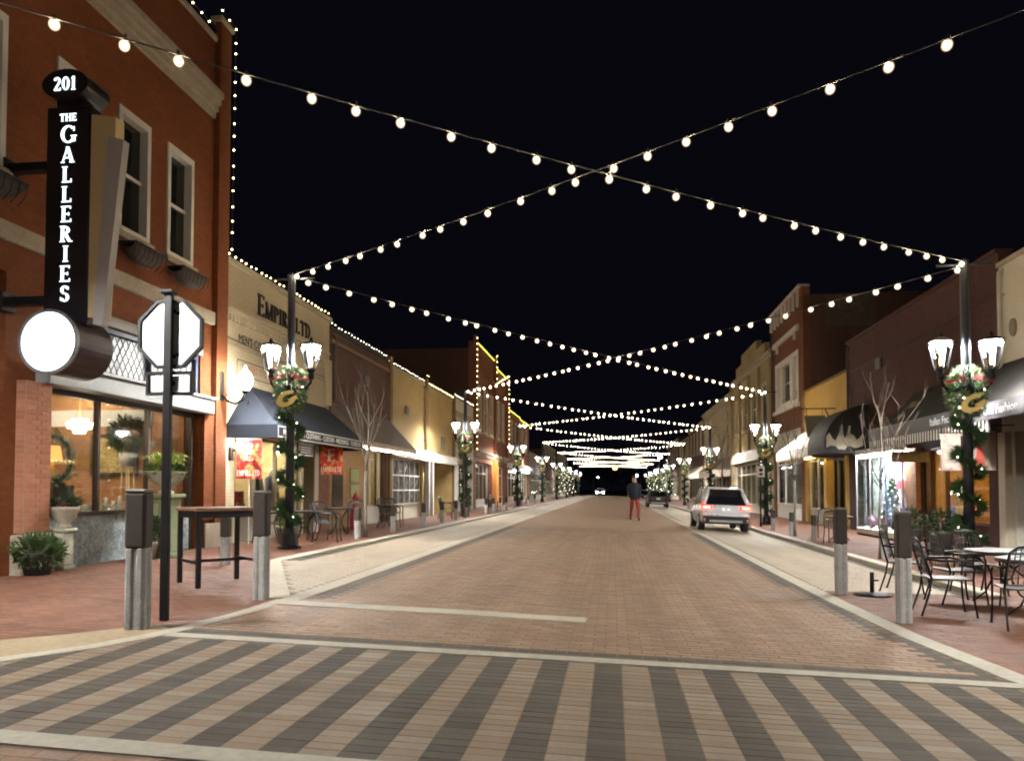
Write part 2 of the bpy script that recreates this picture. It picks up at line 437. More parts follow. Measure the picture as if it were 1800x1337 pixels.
sheet('sidewalk_left_far', None, [-8.7,-6.06], YB, 175, M_sidefar)
sl2 = sheet('sidewalk_left', None, [-8.7,-6.06], 13.0, YB, M_joint, JD)
M_jointp = mat('joint_pale', (.30,.25,.19), .9, var=.15)
park_l = sheet('parking_lane_left', None, [-5.8,-3.95], 13.0, YB, M_jointp, JD, True)
sheet('parking_lane_left_far', None, [-5.8,-3.95], YB, 175, M_parkfar, 0, True)
side_r = sheet('sidewalk_right', None, [3.15,5.6,8.7], 6.45, 12.3, M_joint, JD)
sr2 = sheet('sidewalk_right', None, [5.8,8.7], 12.3, YB, M_joint, JD)
sheet('sidewalk_right_far', None, [5.8,8.7], YB, 175, M_sidefar)
park_r = sheet('parking_lane_right', None, [3.2,5.55], 12.3, YB, M_jointp, JD, True)
sheet('parking_lane_right_far', None, [3.2,5.55], YB, 175, M_parkfar, 0, True)

def ribbon(name, pts, w, m, dz=.004, th=.05, parkf=False):
    """flat concrete strip along a polyline (width w)"""
    mb = MB(); L = []; 
    P = [Vector((p[0], p[1], 0)) for p in pts]
    for i, p in enumerate(P):
        d = (P[min(i+1, len(P)-1)] - P[max(i-1, 0)]).normalized(); n = Vector((-d.y, d.x, 0))
        L.append((p + n*w/2, p - n*w/2))
    for (a, b), (c, d) in zip(L, L[1:]):
        q = [(v.x, v.y, gz(v.x)+dz) for v in (a, b, d, c)]
        mb.add(q + [(x, y, z-th) for x, y, z in q], [(0,1,2,3),(0,4,5,1),(1,5,6,2),(2,6,7,3),(3,7,4,0)])
    return structure(mb.build(name, m))
EDGE_L = [(-3.9,8.75),(-3.93,7.7),(-4.08,6.6),(-4.3,5.9),(-4.7,5.2),(-5.4,4.4),(-6.6,3.6),(-8.6,3.0)]
EDGE_R = [(3.02,14.0),(3.04,11.0),(3.10,8.6),(3.28,6.8),(3.62,5.6),(4.4,4.4),(5.6,3.5),(7.6,2.9)]
ribbon('concrete_edge_left', EDGE_L, .16, M_conc)
ribbon('concrete_edge_right', EDGE_R, .24, M_conc, .0045)
mb = MB()
apron = [(-4.12,6.75),(-4.39,5.9),(-4.79,5.2),(-5.46,4.45),(-6.6,3.7)]
outer = [(-4.36,6.95),(-4.85,6.25),(-5.35,5.75),(-6.1,5.2),(-7.4,4.6)]
for i in range(4):
    q = [(x, y, gz(x)+.002) for x, y in (apron[i], apron[i+1], outer[i+1], outer[i])]
    mb.add(q + [(x,y,z-.04) for x,y,z in q], [(0,1,2,3),(0,4,5,1),(1,5,6,2),(2,6,7,3),(3,7,4,0)])
structure(mb.build('concrete_apron', M_tan))
ribbon('concrete_band_left', [(-3.83,8.55),(-3.83,174)], .24, M_conc, .005)
ribbon('concrete_band_right', [(3.02,13.9),(3.02,174)], .24, M_conc, .005)
ribbon('concrete_taper', [(-6.0,12.95),(-4.02,8.85)], .30, M_conc, .006)
ribbon('crosswalk_band_far', [(-4.0,6.53),(3.5,6.53)], .17, M_conc, .006)
ribbon('crosswalk_band_near', [(-8,3.80),(-4,3.80),(0,3.80),(5,3.80)], .19, M_conc, .006)
ribbon('stop_bar', [(-3.95,8.57),(-2,8.57),(-.3,8.50)], .30, M_conc, .007)
def kerb(name, x0, x1, y0, y1):
    mb = MB(); y = y0
    while y < y1:
        e = min(y + 3.0, y1)
        z = max(gz(x0), gz(x1)) + .006
        mb.bbox(x0, x1, y+.004, e-.004, z-.25, z, .015); y = e
    return structure(mb.build(name, M_conc))
kerb('kerb_left', -6.06, -5.8, 13.0, 174)
kerb('kerb_right', 5.55, 5.8, 12.3, 174)
mb = MB(); mb.box(-5.8, -5.62, 13.0, 174, gz(-5.7,True)-.03, gz(-5.7,True)+.004); structure(mb.build('gutter_left', M_dark))
mb = MB(); mb.box(5.37, 5.55, 12.3, 174, gz(5.5,True)-.03, gz(5.5,True)+.006); structure(mb.build('gutter_right', M_dark))

# ---- bricks laid singly
def edge_x(E, y):
    pts = sorted([(b, a) for a, b in E])
    return _ip(y, pts)
def zone(x, y):
    if y < 3.71: return ('road', False)
    if y < 3.89: return None
    if y < 6.45:
        if edge_x(EDGE_L, y) - .02 <= x <= edge_x(EDGE_R, y) + .02: return None
        if x < edge_x(EDGE_L, y) - .02 or x > edge_x(EDGE_R, y) + .02:
            return ('side', False) if x > 0 or (y > 3.9 and x < edge_x([(a,b) for a,b in outer], y)) else None
        return ('dark' if math.floor((x + 40 - .06) / .44) % 2 else 'light', False)
    if y < 6.62 and -4.1 < x < 3.4: return None
    if -3.95 < x < edge_x(EDGE_R, min(y, 13.9)):
        if x < -3.71 and y > 8.5: return None
        if x > edge_x(EDGE_R, min(y, 13.9)) - .12: return None
        if x > edge_x(EDGE_R, min(y, 13.9)) - .36 or y < 6.84 or (x < -3.49 and y > 8.9): return ('dark', False)
        return ('road', False)
    if x <= -3.95:
        if y < 8.7: return ('side', False) if x < edge_x(EDGE_L, y) - .08 and not (y < 6.95 and x > edge_x(outer, y)) else None
        t = (y - 8.85) / 4.1                     # taper strip
        xt = -4.02 - 1.98 * t
        if y < 13.0:
            if x < xt - .17: return ('side', False)
            if x > xt + .17: return ('park', False)
            return None
        if x > -5.62: return ('park', True)
        return ('side', False) if x < -6.06 else None
    if y < 12.3: return ('side', False)
    if x < 5.37: return ('park', True) if x > 3.14 else None
    return ('side', False) if x > 5.8 else None
BW, BH = .22, .11
bricks = {k: [] for k in ('road','dark','light','side','park')}
yr = 2.9; row = 0
while yr < YB:
    off = (row % 2) * BW / 2
    n = int(18 / BW)
    for i in range(n):
        x = -8.66 + off + i * BW + BW/2; y = yr + BH/2
        if x > 8.6: break
        # only what the camera can possibly see (a wide cone)
        a = math.degrees(math.atan2(x, y))
        if a < -52 or a > 38: continue
        z = zone(x, y)
        if z: bricks[z[0]].append((x, y, z[1]))
    yr += BH; row += 1
def brick_mb(lst, dim=(BW-.008, BH-.007)):
    vs = []; fs = []
    hx, hy = dim[0]/2, dim[1]/2; c = .004
    for x, y, pk in lst:
        dz = random.uniform(-.0009, .0009); tx = random.uniform(-.0006, .0006); o = len(vs)
        for sx, sy in ((-1,-1),(1,-1),(1,1),(-1,1)):
            vs.append((x+sx*hx, y+sy*hy, gz(x+sx*hx, pk)-.02))
        for sx, sy in ((-1,-1),(1,-1),(1,1),(-1,1)):
            vs.append((x+sx*(hx-c), y+sy*(hy-c), gz(x+sx*hx, pk)+dz+tx*sx))
        fs += [(o+4,o+5,o+6,o+7),(o,o+1,o+5,o+4),(o+1,o+2,o+6,o+5),(o+2,o+3,o+7,o+6),(o+3,o,o+4,o+7)]
    m = MB(); m.add(vs, fs); return m
def lay(lst, name, m, parent, kind=True, dim=(BW-.005, BH-.005)):
    if not lst: return
    me = bpy.data.meshes.new(name); b = brick_mb(lst, dim); me.from_pydata(b.v, [], b.f); me.materials.append(m)
    o = bpy.data.objects.new(name, me); col.objects.link(o); o.parent = parent
    if kind: o['kind'] = 'stuff'
    return o
SW = .216
bricks['light'] = []; bricks['dark'] = [b for b in bricks['dark'] if b[1] >= 6.45]
cwh = {}                                   # half bricks
yr = 3.90; row = 0
CH = (6.445 - 3.90) / 24; H2 = CH/2
while yr < 6.44:
    for k in range(-48, 48):
        x0 = k*SW + .06
        for j, (a, w) in enumerate(((0,.216),)):
            x = x0 + a + w/2; y = yr + CH/2 
            if y > 6.42: continue
            an = math.degrees(math.atan2(x, y))
            if an < -52 or an > 38: continue
            if x < edge_x(EDGE_L, y) - .02 or x > edge_x(EDGE_R, y) + .02: continue
            (cwh.setdefault('dark' if k % 2 else 'light', []) if w < .2 else bricks['dark' if k % 2 else 'light']).append((x, y, False))
    yr += CH; row += 1
cw = sorted([(y, x, k) for k in ('light','dark') for x, y, p in bricks[k] if 3.85 < y < 6.45])
in_view = [(y, x, k) for y, x, k in cw if -.9*y-.1 < x < .66*y + .3]
own = in_view[:300]; own_set = {(x, y) for y, x, k in own}
bm_l = brick_mb([(0,0,False)]); 
slope_me = {}
for k, m in (('light', M_light), ('dark', M_dark)):
    for sgn in (0, 1):
        hx, hy, c = .1072, CH/2-.0012, .002
        sl = -.0325
        vs = [(sx*hx, sy*hy, -.02) for sx, sy in ((-1,-1),(1,-1),(1,1),(-1,1))] + [(sx*(hx-c), sy*(hy-c), sl*sx*hx) for sx, sy in ((-1,-1),(1,-1),(1,1),(-1,1))]
        me = bpy.data.meshes.new('brick_' + k); me.from_pydata(vs, [], [(4,5,6,7),(0,1,5,4),(1,2,6,5),(2,3,7,6),(3,0,4,7)]); me.materials.append(m)
        slope_me[k] = me
for y, x, k in own:
    link('brick', slope_me[k], cross, (x, y, gz(x) + random.uniform(-.0009,.0009)))
for k, m in (('light', M_light), ('dark', M_dark)):
    lay([(x,y,p) for x,y,p in bricks[k] if (x,y) not in own_set and y < 6.45], 'brick_field', m, cross, True, (.2144, CH-.0024))
lay([b for b in bricks['dark'] if b[1] >= 6.45], 'dark_brick_course', M_dark, road)
lay([b for b in bricks['road'] if b[1] > 3.8], 'brick_field', M_road, road)
lay([b for b in bricks['road'] if b[1] <= 3.8], 'brick_field', M_road, road0)
lay([b for b in bricks['side'] if b[0] < 0], 'brick_field', M_side, side_l)
lay([b for b in bricks['side'] if b[0] > 0], 'brick_field', M_side, side_r)
lay([b for b in bricks['park'] if b[0] < 0], 'brick_field', M_park, park_l)
lay([b for b in bricks['park'] if b[0] > 0], 'brick_field', M_park, park_r)
# ================================================================== lamp posts, garlands, light strings
POLE_Y = [5.0] + [15.5 + 19.4*i for i in range(8)]
PX = {-1: -6.8, 1: 6.66}
TOPZ = {-1: 6.02, 1: 5.80}
def make_lamp_post():
    t = thing('lamp_post', '', 'lamp post')
    b = MB(); b.lathe([(.24,0),(.24,.05),(.19,.08),(.17,.30),(.13,.36),(.115,.42)], n=8, rot=R(22.5), smooth=False); b.build('base', M_black, t)
    b = MB(); b.lathe([(.10,.40),(.085,3.0),(.075,5.62),(.085,5.63),(.085,5.68),(.03,5.72)], n=14); b.build('pole', M_pole, t)
    b = MB()
    for s in (-1, 1):
        b.tube([(s*.07,0,3.30),(s*.20,0,3.28),(s*.36,0,3.33),(s*.44,0,3.42),(s*.45,0,3.5)], .028, 8)
        b.tube([(s*.08,0,3.0),(s*.2,0,3.16),(s*.38,0,3.32)], .016, 6)
    b.box(-.11,.11,-.11,.11,3.22,3.36); b.build('arm', M_black, t)
    b = MB(); b.bar((-.5,0,5.6),(.5,0,5.6),.035); b.build('string_bracket', M_pole, t)
    for s in (-1, 1):
        x = s*.45
        f = MB()
        f.lathe([(.05,3.48),(.075,3.56),(.05,3.62),(.09,3.66),(.095,3.69)], (x,0,0), n=10)
        for k in range(4):
            a = R(45+90*k); ca, sa = math.cos(a), math.sin(a)
            f.bar((x+ca*.115, sa*.115, 3.69),(x+ca*.225, sa*.225, 4.16), .022)
            a2 = R(45+90*(k+1)); f.bar((x+ca*.225, sa*.225, 4.16),(x+math.cos(a2)*.225, math.sin(a2)*.225, 4.16), .024)
            f.bar((x+ca*.115, sa*.115, 3.70),(x+math.cos(a2)*.115, math.sin(a2)*.115, 3.70), .02)
        h = f.build('lantern', M_black, t)
        c = MB(); c.lathe([(.265,4.185),(.25,4.20),(.15,4.255),(.05,4.28),(.04,4.33),(.012,4.37)], (x,0,0), n=4, rot=R(45), smooth=False); c.build('cap', M_black, h)
        g = MB(); g.lathe([(.17,4.150),(.17,4.156)], (x,0,0), n=12); g.build('light_panel', M_led, h)
        g = MB(); g.lathe([(.176,4.158),(.185,4.175),(.19,4.183)], (x,0,0), n=12); g.build('diffuser', M_diff, h)
        g = MB(); g.lathe([(.022,3.97),(.030,4.02),(.028,4.12),(.012,4.148)], (x,0,0), n=8); g.build('lamp_tube', M_diff, h)
        g = MB(); g.lathe([(.022,3.76),(.03,3.84),(.02,3.93),(.006,3.96)], (x,0,0), n=8); g.build('lamp_core', M_flame, h)
        g = MB()
        for k in range(4):
            a = R(45+90*k); a2 = R(45+90*(k+1))
            g.quad((x+math.cos(a)*.113, math.sin(a)*.113, 3.70),(x+math.cos(a2)*.113, math.sin(a2)*.113, 3.70),(x+math.cos(a2)*.222, math.sin(a2)*.222, 4.15),(x+math.cos(a)*.222, math.sin(a)*.222, 4.15))
        g.build('glass', glass('lantern_glass', (.96,.97,.98), .6), h)
    return t
M_fir = mat('fir_green', (.05,.11,.04), .75, 0, .35, 9)
M_firb = mat('fir_pale', (.17,.28,.14), .7, 0, .35, 9)
M_ribbon = mat('red_ribbon', (.42,.03,.05), .5, 0, .15, 8)
def needle(b, p, d, l, w):
    d = Vector(d).normalized(); x = d.cross(Vector((.3,.2,1))).normalized()
    p = Vector(p); y = d.cross(x)
    b.add([p - x*w, p + x*w, p + d*l, p + y*w*1.2], [(0,1,2),(1,3,2),(3,0,2)])
def spray(b, p, d, rnd, l=.12, n=9, w=.011):
    for _ in range(n):
        dd = Vector(d) + Vector((rnd.uniform(-.8,.8), rnd.uniform(-.8,.8), rnd.uniform(-.8,.8)))
        needle(b, p, dd, l*rnd.uniform(.6,1.2), w)
def make_garland(single):
    rnd = random.Random(11)
    t = thing('garland', '', 'garland')
    b = MB(); pts = []
    N = 210
    for i in range(N):
        f = i/N; z = 3.0 - 2.6*f; a = f*2*math.pi*4.0
        r = .15 + rnd.uniform(-.02,.05)
        p = (math.cos(a)*r, math.sin(a)*r, z + rnd.uniform(-.05,.05)); pts.append(p)
        spray(b, p, (math.cos(a), math.sin(a), rnd.uniform(-.4,.3)), rnd, .19, 12, .019)
    b.build('foliage', M_fir, t, kind='stuff')
    b = MB()
    for i in range(240):
        u = rnd.uniform(-1,1); a = rnd.uniform(0, 2*math.pi); q = math.sqrt(1-u*u)
        p = (math.cos(a)*q*.26, math.sin(a)*q*.26, 3.22 + u*.44)
        spray(b, p, (math.cos(a)*q, math.sin(a)*q, u*.6), rnd, .15, 9, .013)
    b.build('crest_foliage', M_firb, t, kind='stuff')
    b = MB()                                    # pale frosted sprigs and silver berries on the crest
    for i in range(70):
        u = rnd.uniform(-.9,1); a = rnd.uniform(0, 2*math.pi); q = math.sqrt(1-u*u)
        p = (math.cos(a)*q*.34, math.sin(a)*q*.34, 3.22 + u*.5)
        spray(b, p, (math.cos(a)*q, math.sin(a)*q, u), rnd, .08, 3, .016)
    b.build('frosted_sprigs', mat('frosted_sprig', (.62,.60,.42), .6, 0, .2, 12), t, kind='stuff')
    b = MB()                                    # ribbon bow with two tails on each side
    for s in (-1, 1):
        for k in range(2):
            a = s*(.15 + .1*k)
            b.tube([(s*.05,-.27,3.47),(s*.15,-.31,3.54-.05*k),(s*.22,-.28,3.50-.05*k),(s*.15,-.29,3.46-.03*k),(s*.05,-.28,3.46)], [.003,.010,.008,.009,.003], 5)
        b.add([(s*.04,-.30,3.45),(s*.08,-.31,3.43),(s*.40,-.2,3.44),(s*.40,-.2,3.38)], [(0,1,2,3)])
    b.build('bow', M_ribbon, t)
    b = MB()                                    # the slanted letter G
    n = 40; outer_, inner_ = [], []
    for i in range(n+1):
        a = R(35 + 300*i/n)
        outer_.append((.22*math.cos(a), .165*math.sin(a)))
        th = .085 if 60 < math.degrees(a) < 300 else .07
        inner_.append(((.22-th*1.25)*math.cos(a)+.01, (.165-th)*math.sin(a)))
    def gp(x, z, y): 
        s = math.sin(R(22)); c = math.cos(R(22)); return (x*c - z*s*.4 , y, 2.98 + z*c + x*s)
    for i in range(n):
        q = [outer_[i], outer_[i+1], inner_[i+1], inner_[i]]
        b.prism(q, lambda x, z: gp(x, z, -.40), lambda x, z: gp(x, z, -.375))
    b.prism([(.02,-.03),(.20,.0),(.22,-.075),(.04,-.085)], lambda x, z: gp(x, z, -.402), lambda x, z: gp(x, z, -.377))
    b.build('letter', M_gold, t)
    bl = [pts[i] for i in range(6, N, 13)]
    sp = []
    for p in bl: 
        v = Vector((p[0], p[1], 0)).normalized()*.09; sp.append((p[0]+v.x, p[1]+v.y, p[2]))
    for i in range(9):
        a = rnd.uniform(0, 2*math.pi); u = rnd.uniform(-.9,.9); q = math.sqrt(1-u*u)
        sp.append((math.cos(a)*q*.30, math.sin(a)*q*.30, 3.17 + u*.42))
    if single:
        m1 = MB().ico((0,0,0), .015, 1).mesh('garland_bulb', M_fairyw)
        for p in sp: link('bulb', m1, t, p)
    else:
        b = MB()
        for p in sp: b.octa(p, .017)
        b.build('bulbs', M_fairyw, t, kind='stuff')
    return t
lp0 = make_lamp_post(); ga1 = make_garland(True); ga2 = make_garland(False)
first_lp, first1, first2 = True, True, True
SIDE = {-1: 'left', 1: 'right'}
for i, y in enumerate(POLE_Y):
    for s in (-1, 1):
        if first_lp: o = lp0; first_lp = False
        else: o = copy_tree(lp0)
        z = gz(s*6.8)
        o.location = (PX[s], y, z)
        o.scale = (1, 1, (TOPZ[s]-z)/5.68)
        where = 'beside the crosswalk, nearest of its row' if i == 0 else f'{ORD[i-1]} in view along the {SIDE[s]} pavement'
        o['label'] = f'black lamp post with two lit lanterns, {where}, {SIDE[s]} side' if i == 0 else f'black lamp post with two lit lanterns, {where}'
        o['group'] = 'lamp posts along the street'
        if i <= 2:
            g = ga1 if first1 else copy_tree(ga1); first1 = False
        else:
            g = ga2 if first2 else copy_tree(ga2); first2 = False
        g.location = (PX[s], y, z + .15); g.rotation_euler = (0, 0, R(12) if s < 0 else R(-8))
        g['label'] = (f'fir garland with golden G wrapped round the {SIDE[s]} lamp post beside the crosswalk' if i == 0 else
                      f'fir garland with golden G wrapped round the {ORD[i-1]} lamp post, {SIDE[s]} pavement')
        g['group'] = 'garlands on the lamp posts'

M_cable = mat('cable', (.02,.02,.02), .6, 0, 0)
M_socket = mat('bulb_socket', (.03,.03,.03), .5, 0, 0)
near_bulb = MB().ico((0,0,-.045), .060, 2, (1,1,1.1)).mesh('string_bulb', M_halo)  # oversized shell carrying the painted halo round the filament
fil_me = MB().ico((0,0,-.042), .017, 1, (1,1,1.3)).mesh('filament', M_fil)
fil_mid = MB().ico((0,0,-.042), .0195, 1).mesh('filament_mid', M_fil)
mid_bulb = MB().ico((0,0,-.042), .075, 2).mesh('string_bulb_far', M_halo)
far_bulb = MB().octa((0,0,-.07), .060).mesh('string_bulb_tiny', M_bulb)
sock_me = MB().lathe([(.014,.06),(.018,.0),(.013,-.012)], n=6).mesh('bulb_socket', M_socket)
for i in range(len(POLE_Y)-1):
    for s in (-1, 1):
        a = Vector((s*6.72, POLE_Y[i+1]-.1, 6.0 if s < 0 else 5.74)); b = Vector((-s*6.72, POLE_Y[i]+.1, 5.88 if i == 0 else (5.74 if s < 0 else 6.0)))
        L = (b-a).length; n = int(L/.60)
        sag = .12 + random.uniform(-.03,.04)
        P = lambda t: a.lerp(b, t) - Vector((0,0,sag*4*t*(1-t)))
        nxt = 'beside the crosswalk' if i == 0 else f'number {i}'
        t_ = thing('light_string', f'warm bulb string of the {ORD[i]} crossing from the crosswalk, far end on the {SIDE[s]} side', 'light string', (a.x, a.y, a.z), 0, 'bulb strings crossing above the street')
        c = MB(); c.tube([P(k/24) for k in range(25)], .009 if i < 2 else .012, 5); c.build('cable', M_cable, t_)
        if i < 4:
            for k in range(n+1):
                t = (k + .35 + random.uniform(-.16,.16)) / (n + .7); p = P(t) - a
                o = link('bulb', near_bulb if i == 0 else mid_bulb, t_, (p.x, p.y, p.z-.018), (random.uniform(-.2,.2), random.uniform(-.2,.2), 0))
                link('filament', fil_me if i == 0 else fil_mid, o)
                if i < 2: link('socket', sock_me, o, (0,0,.0))
        else:
            m = MB()
            for k in range(n+1):
                p = P((k+.4)/(n+.8)); m.octa((p.x, p.y, p.z-.13), .027)
            m.build('bulbs', M_bulb, t_, kind='stuff')

# ================================================================== bollards
def make_bollard():
    t = thing('bollard', '', 'bollard')
    p = MB()
    for sx in (-1, 1):
        for sy in (-1, 1): p.bbox(sx*.004, sx*.080, sy*.004, sy*.080, -.05, .62, .022)
    p.box(-.068,.068,-.068,.068,-.05,.60); p.build('post', M_timber, t)
    q = MB(); q.bbox(-.085,.085,-.085,.085,.60,1.03,.024); q.build('sleeve', M_sleeve, t)
    q = MB(); q.bbox(-.087,.087,-.087,.087,1.022,1.05,.012); q.build('cap', mat('bollard_cap', (.2,.18,.16), .6), t)
    return t
bol0 = make_bollard(); bfirst = True
def bollard(x, y, label, sc=1.0, rz=0.0, hs=1.0):
    global bfirst
    o = bol0 if bfirst else copy_tree(bol0); bfirst = False
    o.location = (x, y, gz(x)); o.scale = (sc, sc, sc*hs); o.rotation_euler = (0,0,rz)
    o['label'] = label; o['group'] = 'timber bollards along the pavements'
bollard(-4.42, 6.70, 'broad grey timber bollard in front of the black sign post, nearest on the left corner', 1.16, R(8), 1.07)
bollard(-4.17, 8.72, 'timber bollard with dark sleeve standing right of the tall wooden table', 1.0, R(5), 1.23)
bollard(3.35, 9.5, 'timber bollard nearest the patio chairs on the right corner', .95, R(-4), 1.30)
bollard(3.34, 11.95, 'timber bollard on the right corner left of the umbrella stand', .95, R(3), 1.28)
LB = [12.1, 18.75, 21.9, 25.6, 28.4, 31.0, 33.2, 38.5, 41.0, 43.5, 46, 50, 54, 58, 63]
for k, y in enumerate(LB):
    bollard(-6.42, y, f'plain timber bollard, {ORD[min(k,15)]} in the row along the left kerb', .88, R(random.uniform(-6,6)), .86)
RB = [18.3, 24.4, 27.3, 30.4, 37, 41, 45, 49, 54, 59, 64]
for k, y in enumerate(RB):
    bollard(6.05, y, f'plain timber bollard, {ORD[k]} in the row along the right kerb', .88, R(random.uniform(-6,6)), .86)

# ================================================================== patio furniture
M_iron = mat('patio_iron', (.022,.02,.02), .4, .7, .1)
M_mesh = mat('patio_mesh', (.10,.10,.10), .38, .6, .15, 30)
def make_chair():
    t = thing('patio_chair', '', 'chair')
    s = MB(); nx = 7
    for i in range(nx):
        for j in range(1): pass
    vs = []; fs = []
    for i in range(8):
        for j in range(8):
            u, v = i/7*2-1, j/7*2-1
            vs.append((u*.235, v*.23, .44 + .012*u*u + .012*v*v))
    for i in range(7):
        for j in range(7): fs.append((i*8+j, i*8+j+1, (i+1)*8+j+1, (i+1)*8+j))
    k = len(vs); vs += [(x,y,z-.012) for x,y,z in vs]; fs += [tuple(q+k for q in reversed(f)) for f in fs]
    s.add(vs, fs, True)
    s.tube([(-.24,-.235,.45),(.24,-.235,.45),(.24,.235,.45),(-.24,.235,.45),(-.24,-.235,.45)], .012, 6)
    s.build('seat', M_mesh, t)
    b = MB(); vs = []; fs = []
    for i in range(9):
        for j in range(6):
            u, v = i/8*2-1, j/5
            vs.append((u*.235*(1-.12*v*v), .25 + .10*v - .07*(1-u*u)*.4, .50 + .42*v - .05*u*u*v))
    for i in range(8):
        for j in range(5): fs.append((i*6+j, i*6+j+1, (i+1)*6+j+1, (i+1)*6+j))
    k = len(vs); vs += [(x,y+.012,z) for x,y,z in vs]; fs += [tuple(q+k for q in reversed(f)) for f in fs]
    for i in range(0, 9):                     # the back is a row of slim upright slats between two rails
        P = [vs[i*6+j] for j in range(6)]; b.tube(P, .006, 5)
    for j in (0, 5): b.tube([vs[i*6+j] for i in range(9)], .009, 5)
    for j in (1, 2, 3, 4): b.tube([vs[i*6+j] for i in range(9)], .004, 4)
    b.build('backrest', M_mesh, t)
    b = MB(); b.tube([(-.245,.22,.45),(-.245,.26,.6),(-.22,.33,.86),(-.14,.35,.925),(0,.35,.945),(.14,.35,.925),(.22,.33,.86),(.245,.26,.6),(.245,.22,.45)], .013, 7)
    b.build('back_frame', M_iron, t)
    for sx in (-1, 1):
        l = MB(); l.tube([(sx*.245,-.225,.66),(sx*.25,-.255,.6),(sx*.25,-.235,.45),(sx*.25,-.245,.2),(sx*.255,-.27,.02),(sx*.255,-.275,.0)], .0125, 7); l.lathe([(.02,0),(.02,.012)], (sx*.255,-.275,0), 8); l.build('leg', M_iron, t)
        l = MB(); l.tube([(sx*.245,.22,.45),(sx*.245,.25,.28),(sx*.25,.32,.06),(sx*.25,.34,.0)], .0125, 7); l.lathe([(.02,0),(.02,.012)], (sx*.25,.34,0), 8); l.build('leg', M_iron, t)
        l = MB(); l.tube([(sx*.245,-.225,.66),(sx*.26,-.1,.685),(sx*.262,.1,.68),(sx*.24,.29,.70)], .016, 7); l.build('armrest', M_iron, t)
    return t
def make_table():
    t = thing('patio_table', '', 'table')
    b = MB(); b.lathe([(.45,.70),(.465,.712),(.465,.728),(.45,.735)], n=28); b.build('table_top', M_mesh, t)
    b = MB(); b.lathe([(.45,.685),(.468,.69),(.468,.70),(.45,.702)], n=28); b.build('rim', M_iron, t)
    for k in range(4):
        a = R(45+90*k); c, s = math.cos(a), math.sin(a)
        l = MB(); l.tube([(c*.38,s*.38,.69),(c*.16,s*.16,.5),(c*.11,s*.11,.34),(c*.2,s*.2,.14),(c*.36,s*.36,.0)], .013, 7); l.build('leg', M_iron, t)
    b = MB(); b.lathe([(.115,.33),(.125,.335),(.125,.345),(.115,.35)], n=16); b.build('stretcher', M_iron, t)
    return t
ch0 = make_chair(); tb0 = make_table(); cf = tf = True
def chair(x, y, rz, label):
    global cf
    o = ch0 if cf else copy_tree(ch0); cf = False
    o.location = (x, y, gz(x)+.004); o.rotation_euler = (0,0,R(rz)); o['label'] = label; o['group'] = 'black patio chairs'
def table(x, y, label, sc=1):
    global tf
    o = tb0 if tf else copy_tree(tb0); tf = False
    o.location = (x, y, gz(x)+.004); o.rotation_euler = (0,0,R(15)); o.scale = (sc, sc, 1); o['label'] = label; o['group'] = 'round patio tables'
# chair faces -Y at rz = 0; rz = 90 faces +X
chair(4.14, 10.3, 82, 'black patio chair facing right, nearest the front timber bollard on the right')
chair(4.48, 12.55, 60, 'black patio armchair partly hidden behind the front right bollard')
chair(4.75, 11.45, 95, 'black patio chair with its back to the street, left of the farther patio table')
chair(4.62, 9.45, 170, 'black patio chair at the right picture edge with its back to the camera')
chair(5.5, 12.5, 10, 'black patio chair behind the farther patio table facing the camera')
table(5.35, 11.5, 'round black patio table among the chairs on the right corner')
table(5.15, 10.15, 'round black patio table cut by the right picture edge')
chair(6.35, 23.2, 150, 'black patio chair beyond the right bollard, beside the lit display window')
chair(6.6, 25.2, -20, 'black patio chair at the round table in front of the yellow shop')
table(6.75, 24.2, 'round black patio table between two chairs before the yellow shop', .8)
chair(-6.75, 17.6, 100, 'black patio chair just right of the left lamp post facing the street')
chair(-7.3, 18.5, 190, 'black patio chair with pale back panel behind the left lamp post')
table(-7.3, 17.5, 'round black patio table right of the left lamp post', .9)
chair(-8.0, 17.0, -80, 'black patio chair left of the left lamp post under the blue awning')
chair(-7.35, 21.4, 200, 'black patio chair under the brown awning facing the camera')
table(-7.55, 20.5, 'round black patio table under the end of the blue awning', .9)
chair(-7.2, 24.2, 80, 'black patio chair beside the tan shop window, left of the fourth bollard')
chair(-7.5, 25.6, 170, 'black patio chair below the tan shop window')
table(-7.6, 24.9, 'round black patio table below the tan shop window', .8)
chair(-6.9, 31.5, 90, 'black patio chair in front of the white posts of the tan building')
# umbrella stand
t = thing('umbrella_stand', 'black iron umbrella stand with a short empty tube on the right corner', 'umbrella stand', (3.76, 11.9, gz(3.76)))
t.location.z += .004
b = MB(); b.lathe([(.27,.0),(.27,.012),(.2,.03),(.06,.045)], n=20, c=(3.76,11.9,gz(3.76)+.004)); b.build('base', M_iron, t)
b = MB(); b.tube([(3.76,11.9,gz(3.76)+.03),(3.76,11.9,gz(3.76)+.34)], .03, 12); b.build('tube', M_iron, t)
b = MB(); b.tube([(3.79,11.9,gz(3.76)+.22),(3.85,11.9,gz(3.76)+.22)], .012, 8); b.build('knob', M_iron, t)

